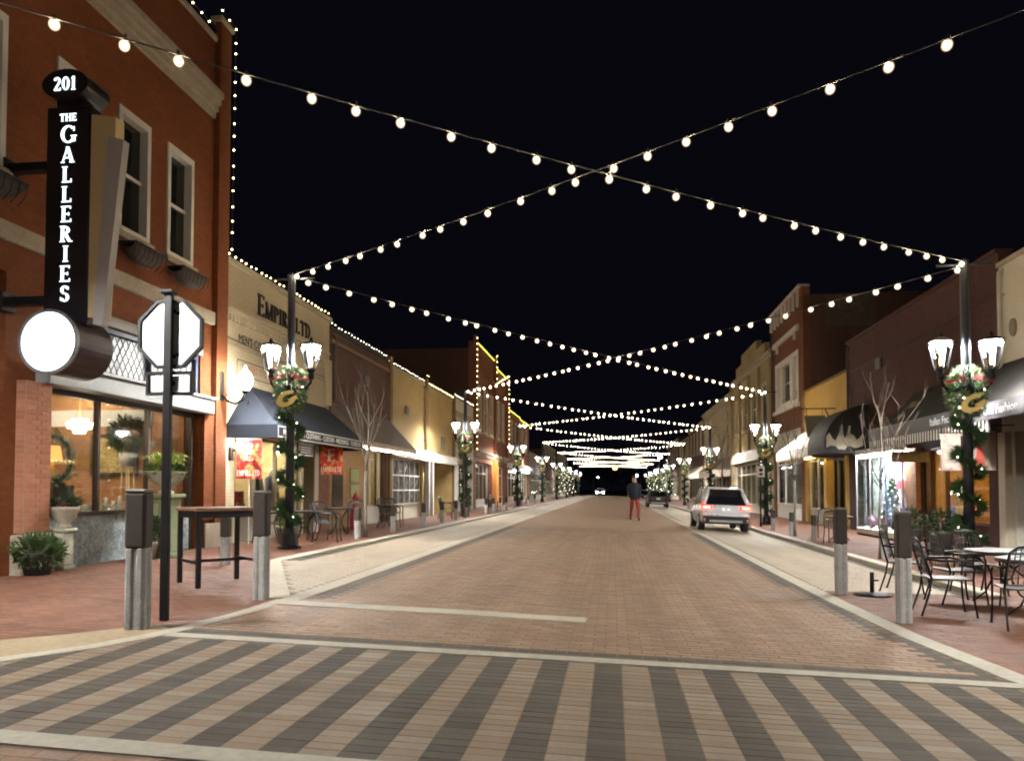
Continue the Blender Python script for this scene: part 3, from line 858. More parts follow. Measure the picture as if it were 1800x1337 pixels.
# tall wooden table on the left corner
cx_, cy_ = -5.30, 9.80
t = thing('tall_table', 'tall dark table with wooden plank top between the sign post and the left bollard', 'table', (cx_, cy_, gz(cx_)), R(49))
def lb(x0,x1,y0,y1,z0,z1,bv=.008): 
    q = MB(); q.bbox(x0,x1,y0,y1,z0,z1,bv); return q
M_plank = mat('plank_wood', (.22,.12,.07), .6, 0, .3, 6, .3, 40)
def local(mbx, name, m, parent): 
    o = bpy.data.objects.new(name, mbx.mesh(name, m)); col.objects.link(o); o.parent = parent; return o
for k in range(5): local(lb(-.44,.44,-.40+.161*k,-.245+.161*k,.985,1.03), 'plank', M_plank, t)
for sx in (-1,1):
    for sy in (-1,1): local(lb(sx*.36,sx*.42,sy*.32,sy*.38,0,.985), 'leg', M_black, t)
q = MB()
for sy in (-1,1): q.box(-.36,.36,sy*.335,sy*.365,.90,.975)
for sx in (-1,1): q.box(sx*.375,sx*.405,-.33,.33,.90,.975)
q.box(-.36,.36,-.012,.012,.30,.34); q.box(-.39,-.36,-.33,.33,.30,.34); q.box(.36,.39,-.33,.33,.30,.34)
local(q, 'apron_frame', M_black, t)

# stop sign seen from the back
sx_, sy_ = -4.42, 7.16; z0 = gz(sx_)
t = thing('stop_sign', 'back of an octagonal stop sign with small plate on a black square post, left corner', 'traffic sign', (sx_, sy_, z0))
b = MB(); b.bbox(sx_-.042,sx_+.042,sy_-.056,sy_-.006,z0,3.40,.006); b.build('post', M_black, t)
b = MB(); b.lathe([(.075,3.40),(.085,3.42),(.085,3.44),(.02,3.46)], (sx_,sy_-.034,0), 4, False, R(45)); b.build('post_cap', M_black, t)
M_alu = mat('sign_aluminium', (.86,.89,.91), .4, .25, .03, 3)
def octp(r): return [(r*math.cos(R(22.5+45*k)), r*math.sin(R(22.5+45*k))) for k in range(8)]
b = MB(); b.prism(octp(.345), lambda x,z: (sx_+x, sy_+.004, 3.01+z), lambda x,z: (sx_+x, sy_+.012, 3.01+z)); pl_ = b.build('sign_plate', M_alu, t)
for bz in (2.80,3.22):
    b = MB(); b.lathe([(.018,0),(.018,.006),(.01,.01)], (0,0,0), 8); b.v = [(sx_+.075+p[0], sy_+.004-p[2], bz+p[1]) for p in b.v]; b.build('bolt', M_black, pl_)
b = MB(); O = octp(.375); I = octp(.343)
for k in range(8): b.prism([O[k],O[(k+1)%8],I[(k+1)%8],I[k]], lambda x,z: (sx_+x, sy_-.015, 3.01+z), lambda x,z: (sx_+x, sy_+.03, 3.01+z))
b.build('sign_frame', M_black, t)
b = MB(); b.bbox(sx_-.215,sx_+.215,sy_+.004,sy_+.012,2.435,2.585,.003); b.build('small_plate', M_alu, t)
b = MB()
for a in ((-.25,.25,2.60,2.63),(-.25,.25,2.39,2.42)): b.bbox(sx_+a[0],sx_+a[1],sy_-.015,sy_+.03,a[2],a[3],.004)
for a in ((-.25,-.218),(.218,.25)): b.bbox(sx_+a[0],sx_+a[1],sy_-.0145,sy_+.0295,2.418,2.602,.004)
b.build('small_frame', M_black, t)
b = MB()
for z in (2.78,3.24,2.51): b.bbox(sx_-.06,sx_+.06,sy_-.005,sy_+.003,z-.02,z+.02,.003)
b.build('clamp', M_black, t)

# ================================================================== bare trees
M_bark = mat('bare_bark', (.16,.135,.11), .85, 0, .2, 12, .3, 60)
def bare_tree(x, y, h, label, seed, spread=1.0, trunk_r=.045, lean=0):
    rnd = random.Random(seed); z0 = gz(x)
    t = thing('bare_tree', label, 'tree', (x, y, z0), 0, 'bare young street trees')
    tr = MB(); hb = h*.42
    pts = [(x + lean*k/5*.3 + rnd.uniform(-.015,.015), y + rnd.uniform(-.015,.015), z0 + hb*k/5) for k in range(6)]
    tr.tube(pts, [trunk_r*(1.25-.35*k/5) if k else trunk_r*1.7 for k in range(6)], 9); tr.build('trunk', M_bark, t)
    br = MB()
    def grow(p, d, l, r, lev):
        P = [Vector(p)]; d = Vector(d).normalized(); n = 4
        for k in range(n):
            d = (d + Vector((rnd.uniform(-.16,.16), rnd.uniform(-.16,.16), .10+rnd.uniform(-.05,.1)))).normalized()
            P.append(P[-1] + d*l/n)
        br.tube(P, [r*(1-.6*k/n) for k in range(n+1)], 5 if lev else 6)
        if lev < 3:
            m = 2
            for k in range(m):
                q = rnd.uniform(.35,.95); i = min(int(q*n), n-1)
                a = rnd.uniform(0, 2*math.pi); sd = Vector((math.cos(a), math.sin(a), rnd.uniform(.3,.9)))
                grow(P[i].lerp(P[i+1], q*n-i), d*.9 + sd*.75, l*rnd.uniform(.42,.62), max(r*.5,.0035), lev+1)
    top = pts[-1]
    grow(top, (lean*.1, 0, 1), h*.52, trunk_r*.8, 0)
    for k in range(7):
        a = 2*math.pi*k/7 + rnd.uniform(-.4,.4); zz = rnd.uniform(.0,.2)*h
        grow((top[0], top[1], top[2] + zz*.6), (math.cos(a)*spread, math.sin(a)*spread, 1.35), h*rnd.uniform(.34,.46), trunk_r*.36, 1)
    br.build('branches', M_bark, t)
bare_tree(-6.46, 19.5, 4.1, 'bare young tree with pale trunk in front of the taupe awning', 3, .7, .04)
bare_tree(5.98, 18.3, 3.7, 'bare young tree with grey trunk in front of the domed black awning', 5, .85, .036)
bare_tree(6.05, 26.8, 4.4, 'bare slender tree left of the white striped awning', 8, .5, .035)
bare_tree(-6.46, 33.0, 3.6, 'bare slender tree before the tan building, left of the second lamp post', 13, .5, .03)
bare_tree(6.05, 44, 5.2, 'bare tree behind the silver car on the right pavement', 21, .8, .045)
bare_tree(-6.46, 46, 4.6, 'bare tree in front of the arched brick building', 27, .6, .04)
bare_tree(7.7, 13.4, 4.6, 'bare tree at the right picture edge before the cream wall', 31, .8, .025)
# ================================================================== buildings
FX = 8.7
class Fac:
    """facade frame: u along the street, z up, d out towards the street"""
    def __init__(s, side): s.s = side
    def p(s, u, z, d): return ((-FX + d) if s.s < 0 else (FX - d), u, z)
    def box(s, mb, u0, u1, z0, z1, d0, d1, bev=0):
        a, b = s.p(u0,z0,d0), s.p(u1,z1,d1)
        (mb.bbox if bev else mb.box)(a[0], b[0], u0, u1, z0, z1, *([bev] if bev else []))
        return mb
def wall_cells(u0, u1, z0, z1, holes):
    us = sorted({u0, u1, *[max(u0,min(u1,h[i])) for h in holes for i in (0,1)]})
    out = []
    for a, b in zip(us, us[1:]):
        if b - a < 1e-6: continue
        cur = z0
        for h in sorted([h for h in holes if h[0] <= a+1e-6 and h[1] >= b-1e-6], key=lambda h: h[2]):
            if h[2] > cur: out.append((a, b, cur, h[2]))
            cur = max(cur, h[3])
        if cur < z1: out.append((a, b, cur, z1))
    return out
def building(name, label, side, u0, u1, top, m, holes=(), depth=14.0, thick=.32, roof_drop=.5, sidem=None, base=-.3):
    F = Fac(side)
    t = thing(name, label, 'building', F.p(u0, 0, 0))
    w = MB()
    for c in wall_cells(u0, u1, base, top, list(holes)): F.box(w, *c, 0, -thick)
    wo = w.build('wall', m, t)
    w = MB()
    F.box(w, u0, u0+.3, base, top, -thick, -depth); F.box(w, u1-.3, u1, base, top, -thick, -depth); F.box(w, u0+.3, u1-.3, base, top-.6, -depth+.3, -depth)
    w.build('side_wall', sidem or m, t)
    w = MB(); F.box(w, u0+.3, u1-.3, top-roof_drop-.2, top-roof_drop, -thick, -depth+.3); w.build('roof', mat('roof_felt', (.05,.05,.05), .9), t)
    return t, F, wo
def window(t, F, u0, u1, z0, z1, fm=None, pm=None, rail=True, fw=.09, sill=True, proud=.03, cols=1, sm=None):
    fm = fm or M_white; f = MB()
    F.box(f, u0, u0+fw, z0, z1, -.22, proud); F.box(f, u1-fw, u1, z0, z1, -.22, proud)
    F.box(f, u0+fw, u1-fw, z1-fw*1.3, z1, -.22, proud); F.box(f, u0+fw, u1-fw, z0, z0+fw, -.22, proud)
    o = f.build('window', fm, t)
    g = MB(); F.box(g, u0+fw, u1-fw, z0+fw, z1-fw*1.3, -.14, -.13); g.build('pane', pm or M_darkglass, o)
    if rail:
        r = MB(); zm = (z0+z1)/2; F.box(r, u0+fw+.002, u1-fw-.002, zm-.03, zm+.03, -.128, -.09); r.build('sash_rail', fm, o)
    for k in range(1, cols):
        r = MB(); um = u0 + (u1-u0)*k/cols; F.box(r, um-.025, um+.025, z0+fw+.002, z1-fw*1.3-.002, -.128, -.095); r.build('mullion', fm, o)
    if sill:
        r = MB(); F.box(r, u0-.08, u1+.08, z0-.13, z0-.003, -.2, .10, .01); r.build('sill', sm or M_stone, o)
    return o
def room(t, F, u0, u1, z0, z1, depth, wallm, floorm=None, ceilm=None, lights=None, lcol=(1,.85,.65), lstr=8, nl=2):
    q = MB(); F.box(q, u0, u1, z0, z1, -depth, -depth-.05); F.box(q, u0-.05, u0, z0, z1, -.34, -depth); F.box(q, u1, u1+.05, z0, z1, -.34, -depth)
    q.build('interior_wall', wallm, t)
    q = MB(); F.box(q, u0, u1, z0-.05, z0, -.34, -depth); q.build('interior_floor', floorm or mat('interior_floor_wood', (.18,.10,.06), .5), t)
    q = MB(); F.box(q, u0, u1, z1, z1+.05, -.34, -depth); q.build('interior_ceiling', ceilm or mat('interior_ceiling_white', (.7,.68,.62), .8), t)
    for k in range(nl):
        uu = u0 + (u1-u0)*(k+.5)/nl
        q = MB(); F.box(q, uu-.3, uu+.3, z1-.06, z1-.02, -depth*.45-.12, -depth*.45+.12)
        q.build('ceiling_light', glow(f'ceiling_glow_{lcol[0]:.2f}_{lcol[2]:.2f}_{lstr}', lcol, lstr), t)
def storefront(t, F, u0, u1, z0, z1, n, fm, bulk=.55, bulkm=None, transom=None, glassm=None, d=-.12, fw=.07):
    f = MB(); F.box(f, u0, u0+fw, z0, z1, d-.06, d+.06); F.box(f, u1-fw, u1, z0, z1, d-.06, d+.06)
    F.box(f, u0+fw, u1-fw, z1-fw, z1, d-.06, d+.06); F.box(f, u0+fw, u1-fw, z0+bulk-.02, z0+bulk+fw-.02, d-.09, d+.09)
    if transom: F.box(f, u0+fw, u1-fw, transom-.03, transom+.03, d-.058, d+.058)
    fr = f.build('shopfront_frame', fm, t)
    b = MB(); F.box(b, u0+fw, u1-fw, z0-.3, z0+bulk-.022, d-.05, d+.03); b.build('bulkhead', bulkm or fm, t)
    for k in range(n):
        a = u0+fw + (u1-u0-2*fw)*k/n; c = u0+fw + (u1-u0-2*fw)*(k+1)/n
        zz = [(z0+bulk+fw-.02, (transom-.03) if transom else z1-fw)] + ([(transom+.03, z1-fw)] if transom else [])
        for za, zb in zz:
            g = MB(); F.box(g, a, c-.002, za, zb, d-.006, d+.002); g.build('pane', glassm or M_glass, fr)
        if k:
            m = MB(); F.box(m, a-.03, a+.03, z0+bulk+fw-.018, z1-fw-.002, d-.05, d+.05); m.build('mullion', fm, fr)
    return fr
def cornice(t, F, u0, u1, z0, z1, out, m, name='cornice', steps=3, dent=0):
    c = MB()
    for k in range(steps):
        za = z0 + (z1-z0)*k/steps; zb = z0 + (z1-z0)*(k+1)/steps
        F.box(c, u0, u1, za+.0005*k, zb, .002, out*(k+1)/steps)
    o = c.build(name, m, t)
    if dent:
        n = int((u1-u0)/dent)
        for k in range(n):
            d_ = MB(); a = u0 + (u1-u0)*(k+.25)/n; F.box(d_, a, a+dent*.5, z0-.14, z0-.002, .002, out*.5); d_.build('dentil', m, o)
    return o
def awning(name, label, F, u0, u1, zt, zf, d, val, m, hip=0.0, valm=None, back=.02, thick=.02, scallop=False):
    """sloped canvas with end panels and a hanging valance"""
    t = thing(name, label, 'awning', F.p(u0, zf, 0))
    a = MB()
    B0, B1 = F.p(u0+hip, zt, back), F.p(u1-hip, zt, back); C0, C1 = F.p(u0, zf, d), F.p(u1, zf, d)
    E0, E1 = F.p(u0, zf, back), F.p(u1, zf, back)
    a.add([B0,B1,C1,C0,E0,E1], [(0,1,2,3),(0,3,4),(1,5,2)]); o = a.build('canvas', m, t)
    so = o.modifiers.new('thick', 'SOLIDIFY'); so.thickness = thick
    if scallop:
        n = max(4, int((u1-u0)/.28)); v = MB()
        for k in range(n):
            a0 = u0 + (u1-u0)*k/n; a1 = u0 + (u1-u0)*(k+1)/n
            P = [(a0,zf-.005),(a1,zf-.005)] + [(a1-(a1-a0)*j/6, zf-val*.55-val*.45*math.sin(math.pi*j/6)) for j in range(7)]
            v.prism(P, lambda u,z: F.p(u,z,d-.012), lambda u,z: F.p(u,z,d+.003))
        v.build('valance', valm or m, t)
    else:
        v = MB(); F.box(v, u0, u1, zf-val, zf-.002, d-.015, d+.006); v.build('valance', valm or m, t)
    v = MB(); F.box(v, u0+.002, u0+.02, zf-val, zf-.003, back, d-.016); F.box(v, u1-.02, u1-.002, zf-val, zf-.003, back, d-.016); v.build('end_valance', valm or m, t)
    fr = MB()
    for uu in (u0+.06, (u0+u1)/2, u1-.06): fr.bar(F.p(uu, zf-.02, back), F.p(uu, zf-.02, d-.03), .025)
    fr.build('frame', M_black, t)
    return t
def bulb_row(name, label, pts, spacing, m=None, single=True, r=.020, group='roofline light strings'):
    t = thing(name, label, 'light string', pts[0], 0, group)
    P = []
    for a, b in zip(pts, pts[1:]):
        a, b = Vector(a), Vector(b); n = max(1, int((b-a).length/spacing))
        for k in range(n): P.append(a.lerp(b, (k + random.uniform(-.12,.12))/n) + Vector((0,0,random.uniform(-.02,.02))))
    c = MB(); c.tube(pts, .006, 4); c.build('cable', M_cable, t)
    if single:
        me = MB().ico((0,0,0), r, 1).mesh('fairy_bulb', m or M_fairy)
        for p in P: link('bulb', me, t, p - Vector(pts[0]))
    else:
        b = MB()
        for p in P: b.octa(p, r*1.15)
        b.build('bulbs', m or M_fairy, t, kind='stuff')
    return t

B_red = brickmat('red_brick', (.185,.054,.016), (.22,.068,.022), (.16,.062,.03), stain=.22)
B_brown = brickmat('brown_brick', (.10,.047,.035), (.125,.06,.045), (.085,.052,.042), stain=.25)
B_cream = brickmat('cream_painted_brick', (.50,.42,.28), (.53,.45,.305), (.42,.35,.24), stain=.12, bump=.35)
B_tan = mat('tan_stucco', (.43,.31,.13), .85, 0, .14, 1.2, .2, 30)
B_pink = brickmat('pinkish_brick', (.28,.115,.07), (.32,.135,.09), (.22,.11,.08), stain=.2)
B_yellow = mat('yellow_stucco', (.52,.33,.085), .85, 0, .12, 1.5, .2, 30)
B_offwhite = mat('cream_stucco', (.60,.56,.46), .85, 0, .08, 1.5, .15, 30)
B_maroon = brickmat('maroon_brick', (.062,.025,.022), (.078,.032,.026), (.06,.032,.028), stain=.25)

# ---------------------------------------------------------------- the corner gallery
W1 = [(8.90,9.84),(10.86,11.80),(12.37,13.31),(13.88,14.82)]
holes = [(a,b,6.05,8.30) for a,b in W1] + [(8.4,9.95,2.85,4.6), (10.72,15.22,-.3,4.27)]
t, F, wo = building('brick_gallery', 'two-storey orange brick corner building with lit shop window and tall white-framed windows', -1, 4.0, 16.12, 11.35, B_red, holes, 13)
gal = t
blind = mat('window_blind', (.20,.20,.17), .7, 0, .1)
for k, (a, b) in enumerate(W1):
    o = window(t, F, a, b, 6.05, 8.30, M_white, M_darkglass, True, .10, True, .035)
    q = MB(); F.box(q, a+.1, b-.1, 7.25 if k == 2 else 7.2, 8.17, -.20, -.19)
    q.build('blind', blind, o)
cornice(t, F, 4.0, 15.62, 9.60, 10.14, .24, M_stone, steps=4)
q = MB(); F.box(q, 4.0, 16.12, 11.35, 11.47, -.34, .06, .02); q.build('coping', M_stone, t)
q = MB(); F.box(q, 15.66, 16.12, -.3, 11.80, .002, .13); q.build('corner_pilaster', B_red, t)
q = MB(); F.box(q, 15.60, 16.18, 11.80, 11.92, -.1, .19, .02); q.build('pilaster_cap', M_stone, t)
q = MB(); F.box(q, 4.0, 15.64, 5.02, 5.30, .002, .10, .015); q.build('belt_course', M_stone, t)
q = MB(); F.box(q, 10.72, 15.22, 4.27, 4.45, .003, .06); q.build('lintel', mat('steel_lintel', (.28,.27,.25), .6, .3), t)
q = MB(); F.box(q, 10.55, 15.40, 3.05, 3.34, -.30, .24, .015); F.box(q, 10.50, 15.45, 3.342, 3.40, -.30, .30, .01); q.build('shop_beam', mat('pale_grey_paint', (.30,.32,.32), .5, 0, .08), t)
fr = MB(); F.box(fr, 8.4, 9.95, 2.85, 4.6, -.16, -.15); fr.build('dark_pane', M_darkglass, t)
# lattice transom
tr = MB(); 
for a in (10.72, 12.15, 13.55, 15.12): F.box(tr, a, a+.10, 3.40, 4.27, -.2, -.04)
F.box(tr, 10.82, 15.12, 4.18, 4.268, -.2, -.042); trf = tr.build('transom_frame', mat('navy_paint', (.03,.04,.08), .5), t)
for a, b in ((10.82,12.15),(12.25,13.55),(13.65,15.12)):
    g = MB(); F.box(g, a, b-.001, 3.41, 4.18, -.15, -.145); g.build('pane', mat('frosted_pane', (.55,.60,.64), .35, 0, .05), trf)
    lt = MB(); n = 8
    for k in range(-6, 16):
        for sgn in (-1, 1):
            # diagonal bars clipped to the opening
            p0 = a + k*(b-a)/n; s_ = sgn
            pts = []
            z_lo, z_hi = 3.41, 4.18; run = (z_hi-z_lo)*.62
            ua, ub = (p0, p0+run) if s_ > 0 else (p0+run, p0)
            # clip in u
            if max(ua,ub) < a or min(ua,ub) > b: continue
            def at(u): return z_lo + (z_hi-z_lo)*(u-ua)/(ub-ua)
            lo, hi = max(min(ua,ub), a+.002), min(max(ua,ub), b-.004)
            if hi - lo < .02: continue
            lt.bar(F.p(lo, at(lo), -.125 - (.006 if s_ > 0 else 0)), F.p(hi, at(hi), -.125 - (.006 if s_ > 0 else 0)), .020, .008, (1,0,0))
    lt.build('lattice', mat('lattice_lead', (.06,.065,.07), .5), trf)
storefront(t, F, 10.72, 15.22, .20, 3.04, 3, mat('dark_bronze', (.06,.045,.04), .5, .3), .82, mat('blue_marble', (.33,.37,.38), .25, 0, .45, 2.2), None, None, -.2)
room(t, F, 10.75, 15.2, .22, 3.95, 5.0, brickmat('gallery_wall_brick', (.40,.19,.085), (.46,.23,.11), (.32,.19,.12)), None, None, None, (1,.84,.62), 190, 3)
q = MB(); F.box(q, 14.3, 14.36, 2.72, 3.05, -.5, -3.4); q.build('interior_beam', M_white, t)
# piers clad with single bricks
pier = MB(); F.box(pier, 10.18, 10.70, .80, 3.05, .002, .16); pb = pier.build('pier', mat('mortar_pinkish', (.36,.24,.17), .9), t)
pmat = piecemat('pier_brick', [(.40,.17,.10),(.46,.21,.13),(.36,.14,.075),(.44,.19,.11)], .85, .15)
bl = MB(); bl.bbox(-.006,.006,-.1,.1,-.031,.031,.004); bme = bl.mesh('pier_brick', pmat)
bh = MB(); bh.bbox(-.006,.006,-.047,.047,-.031,.031,.004); bhm = bh.mesh('pier_half_brick', pmat)
be = MB(); be.bbox(-.066,.066,-.006,.006,-.031,.031,.004); bem = be.mesh('pier_end_brick', pmat)
L0 = Vector(t.location)
z = .84; rw = 0
while z < 3.02:
    us = [(10.29,bme),(10.50,bme),(10.645,bhm)] if rw % 2 else [(10.235,bhm),(10.38,bme),(10.59,bme)]
    for u, me in us: link('brick', me, pb, Vector(F.p(u, z, .164)) - L0)
    link('brick', bem, pb, Vector(F.p(10.176, z, .082)) - L0)
    z += .0725; rw += 1
q = MB(); F.box(q, 10.10, 10.78, -.3, .78, .002, .22, .02); q.build('pier_base', M_stone, t)
q = MB(); F.box(q, 15.24, 15.64, .80, 3.04, .002, .10); q.build('side_pier', B_red, t)
q = MB(); F.box(q, 15.20, 16.16, -.3, .72, .14, .18, .01); q.build('pier_base', M_stone, t)
# iron window baskets
M_basket = mat('basket_coir', (.06,.05,.045), .95, 0, .3, 20)
for a, b in W1:
    q = MB(); n = 9
    P = lambda ang, s: (.18*math.cos(ang)*s, -.24*math.sin(ang)*s)
    vs = []; fs = []
    for i in range(n):
        u = a - .02 + (b-a+.04)*i/(n-1); k = math.sin(math.pi*(i/(n-1)))**.35 if 0 < i < n-1 else .35
        for j in range(7):
            ang = math.pi*j/6; vs.append(F.p(u, 5.80 - .30*math.sin(ang)*k, .22 - .17*math.cos(ang)))
    for i in range(n-1):
        for j in range(6): fs.append((i*7+j, i*7+j+1, (i+1)*7+j+1, (i+1)*7+j))
        fs.append((i*7, i*7+6, (i+1)*7+6, (i+1)*7))
    q.add(vs, fs, True); bk = q.build('window_basket', M_basket, t)
    ir = MB(); ir.tube([F.p(a-.03,5.81,.06),F.p(a-.03,5.81,.40),F.p(b+.03,5.81,.40),F.p(b+.03,5.81,.06)], .012, 5)
    for k in range(8):
        u = a + (b-a)*k/7; ir.tube([F.p(u,5.81,.40),F.p(u,5.62,.36),F.p(u,5.50,.24)], .007, 4)
    ir.build('basket_rail', M_black, bk)

# things in and before the gallery window
def leafball(mb, c, r, n, rnd, l=.06, w=.02, sc=(1,1,1)):
    for _ in range(n):
        d = Vector((rnd.gauss(0,1), rnd.gauss(0,1), rnd.gauss(0,1))).normalized()
        k = rnd.uniform(.55,1.0); p = Vector(c) + Vector((d.x*sc[0], d.y*sc[1], d.z*sc[2]))*r*k
        e = (d + Vector((rnd.uniform(-.6,.6), rnd.uniform(-.6,.6), rnd.uniform(-.3,.7)))).normalized()
        x = e.cross(Vector((rnd.uniform(-1,1), rnd.uniform(-1,1), rnd.uniform(-1,1)))).normalized()
        ll = l*rnd.uniform(.7,1.3)
        mb.add([p - x*w, p + x*w, p + e*ll + x*w*.4, p + e*ll*1.25, p + e*ll - x*w*.4], [(0,1,2,3,4)])
rnd = random.Random(4)
M_leaf = mat('leaf_green', (.055,.10,.03), .6, 0, .35, 8); M_leafd = mat('leaf_dark', (.025,.05,.02), .6, 0, .35, 8)
M_pot = mat('grey_pot', (.05,.05,.05), .7, 0, .2)
def pot_plant(name, label, x, y, z, potprof, potm, ballz, r, n, leafm, l=.06, sc=(1,1,1), w=.02):
    t = thing(name, label, 'plant', (x,y,z)); q = MB(); q.lathe(potprof, (x,y,z), 16); q.build('pot', potm, t)
    q = MB(); leafball(q, (x,y,z+ballz), r, n, rnd, l, w, sc); q.build('foliage', leafm, t)
    q = MB(); q.tube([(x,y,z+potprof[-1][1]*.8),(x,y,z+ballz)], .02, 6); q.build('stem', M_bark, t)
pot_plant('potted_shrub', 'round green shrub in a dark pot beside the brick pier base', -8.35, 10.25, .20, [(.17,0),(.24,.28),(.26,.32)], M_pot, .34, .34, 900, M_leaf, .07, (1,1,.72))
pot_plant('potted_topiary', 'small dark topiary in a clay pot before the marble panel', -8.25, 12.75, .20, [(.13,0),(.17,.24),(.18,.30)], mat('clay_pot', (.30,.24,.19), .8), .55, .24, 500, M_leafd, .05)
# stone planter on a pedestal by the pier
t = thing('stone_planter', 'weathered stone planter on a pale carved pedestal beside the brick pier', 'planter', (-8.55, 10.97, .2))
q = MB(); q.bbox(-8.66,-8.38,10.83,11.11,.2,.26,.01); q.bbox(-8.63,-8.41,10.86,11.08,.262,.78,.02); q.bbox(-8.67,-8.37,10.82,11.12,.782,.84,.015); q.build('pedestal', mat('pale_green_stone', (.42,.43,.33), .85, 0, .2, 5), t)
q = MB(); q.lathe([(.10,.84),(.10,.88),(.07,.92),(.17,1.0),(.20,1.12),(.215,1.17),(.18,1.17)], (-8.5,10.97,0), 16); q.build('bowl', M_stone, t)
q = MB(); leafball(q, (-8.5,10.97,1.22), .2, 260, rnd, .07, .02, (1,1,.6)); q.build('foliage', M_leafd, t)
# green cabinet pedestal with urn and grasses
t = thing('green_planter', 'tall green painted pedestal with pale urn of bright grasses before the shop window', 'planter', (-8.15, 13.15, .2))
M_green = mat('sage_paint', (.20,.24,.13), .7, 0, .22, 5)
q = MB(); q.bbox(-8.38,-7.92,12.92,13.38,.2,.30,.01); q.bbox(-8.34,-7.96,12.96,13.34,.302,1.28,.012); q.bbox(-8.40,-7.90,12.90,13.40,1.282,1.36,.012); q.build('pedestal', M_green, t)
for a in ((-8.28,-8.17),(-8.13,-8.02)):
    q = MB(); q.bbox(a[0],a[1],12.945,12.958,.42,1.18,.004); q.build('panel', mat('sage_paint_light', (.30,.33,.20), .7, 0, .2, 5), t)
q = MB(); q.lathe([(.13,1.36),(.14,1.40),(.07,1.44),(.16,1.52),(.29,1.62),(.33,1.74),(.36,1.77),(.32,1.77)], (-8.15,13.15,0), 18); q.build('urn', mat('urn_pale', (.50,.50,.40), .8, 0, .2, 5), t)
q = MB()
for k in range(420):
    a = rnd.uniform(0,2*math.pi); e = rnd.uniform(.15,1.0); l = rnd.uniform(.3,.6)
    c = Vector((-8.15+math.cos(a)*.2*rnd.random(), 13.15+math.sin(a)*.2*rnd.random(), 1.74)); dr = Vector((math.cos(a), math.sin(a), 0)); x = Vector((-dr.y, dr.x, 0))*.009
    p1 = c + dr*l*.35*e + Vector((0,0,l*.6)); p2 = c + dr*l*.85*e + Vector((0,0,l*(.95-.6*e)))
    q.add([c-x,c+x,p1+x,p1-x,p2], [(0,1,2,3),(3,2,4)])
q.build('grass', mat('grass_bright', (.30,.40,.06), .55, 0, .3, 8), t, kind='stuff')
q = MB(); leafball(q, (-8.15,13.15,1.78), .34, 420, rnd, .08, .02, (1,1,.5)); q.build('foliage', M_leaf, t)
# interior pieces
t = thing('chandelier', 'lit tiered crystal chandelier hanging in the gallery window', 'chandelier', (-9.8, 13.0, 2.55))
q = MB(); q.lathe([(.10,2.36),(.12,2.44),(.20,2.45),(.22,2.55),(.15,2.56),(.14,2.62)], (-9.8,13.0,.12), 14); q.build('crystals', glow('chandelier_glow', (1,.82,.6), 30), t)
q = MB(); q.tube([(-9.8,13.0,2.74),(-9.8,13.0,3.94)], .012, 6); q.build('chain', M_gold, t)
t = thing('leaf_wreath', 'large pale leaf wreath on the inside of the gallery window', 'wreath', (-9.15, 11.45, 1.2))
q = MB()
for k in range(170):
    a = 2*math.pi*k/170; rr = .36 + rnd.uniform(-.09,.09); c = Vector((-9.1+rnd.uniform(-.05,.05), 11.5+math.cos(a)*rr, 1.95+math.sin(a)*rr))
    e = Vector((rnd.uniform(-.3,.5), math.cos(a+1.2+rnd.uniform(-.6,.6)), math.sin(a+1.2+rnd.uniform(-.6,.6)))).normalized(); x = e.cross(Vector((1,.2,.1))).normalized()*.035
    q.add([c, c+e*.06+x, c+e*.15, c+e*.06-x], [(0,1,2,3)])
q.build('leaves', mat('pale_leaf', (.38,.40,.26), .6, 0, .3, 10), t, kind='stuff')
q = MB(); q.tube([(-9.1,11.5+.36*math.cos(R(15*k)),1.95+.36*math.sin(R(15*k))) for k in range(25)], .04, 6); q.build('ring', M_leafd, t)
q = MB(); q.bbox(-9.3,-9.05,11.3,11.7,.3,1.56,.01); q.build('stand', mat('dark_wood', (.05,.03,.02), .5), t)
t = thing('table_lamp', 'small orange lamp glowing behind the leaf wreath', 'lamp', (-9.9, 12.45, .25))
q = MB(); q.lathe([(.16,1.75),(.12,2.0)], (-9.9,12.45,.22), 12); q.build('lamp_shade', glow('orange_shade_glow', (1,.35,.08), 3.2), t)
q = MB(); q.lathe([(.09,1.3),(.03,1.35),(.06,1.5),(.02,1.75)], (-9.9,12.45,.22), 10); q.build('lamp_base', M_gold, t)
q = MB(); q.bbox(-10.15,-9.65,12.2,12.7,.25,1.52,.01); q.build('cabinet', mat('dark_wood', (.05,.03,.02), .5), t)
t = thing('indoor_topiary', 'leafy potted topiary on a white stand in the middle of the gallery window', 'plant', (-9.5, 14.0, .25))
q = MB(); leafball(q, (-9.5,14.0,2.52), .36, 900, rnd, .08, .022); q.build('foliage', M_leafd, t)
q = MB(); q.lathe([(.14,1.90),(.17,2.16)], (-9.5,14.0,0), 14); q.build('pot', M_white, t)
q = MB()
for k in range(4):
    a = R(45+90*k); q.tube([(-9.5+.10*math.cos(a),14.0+.10*math.sin(a),1.90),(-9.5+.16*math.cos(a),14.0+.16*math.sin(a),.25)], .012, 6)
q.build('stand', mat('brass', (.5,.38,.2), .35, .8), t)
t = thing('picture_frame', 'landscape painting in dark frame on the gallery end wall', 'painting', (-11.4, 15.1, 1.5))
q = MB(); q.bbox(-11.15,-10.05,15.12,15.18,1.72,2.62,.01); q.build('frame', mat('dark_wood', (.05,.03,.02), .5), t)
q = MB(); q.bbox(-11.07,-10.13,15.10,15.119,1.80,2.54,.004); q.build('canvas', mat('painting_landscape', (.45,.34,.15), .6, 0, .6, 2.0), t)
t = thing('display_table', 'low table with candles and white flowers in the gallery window', 'table', (-9.5, 13.0, .25))
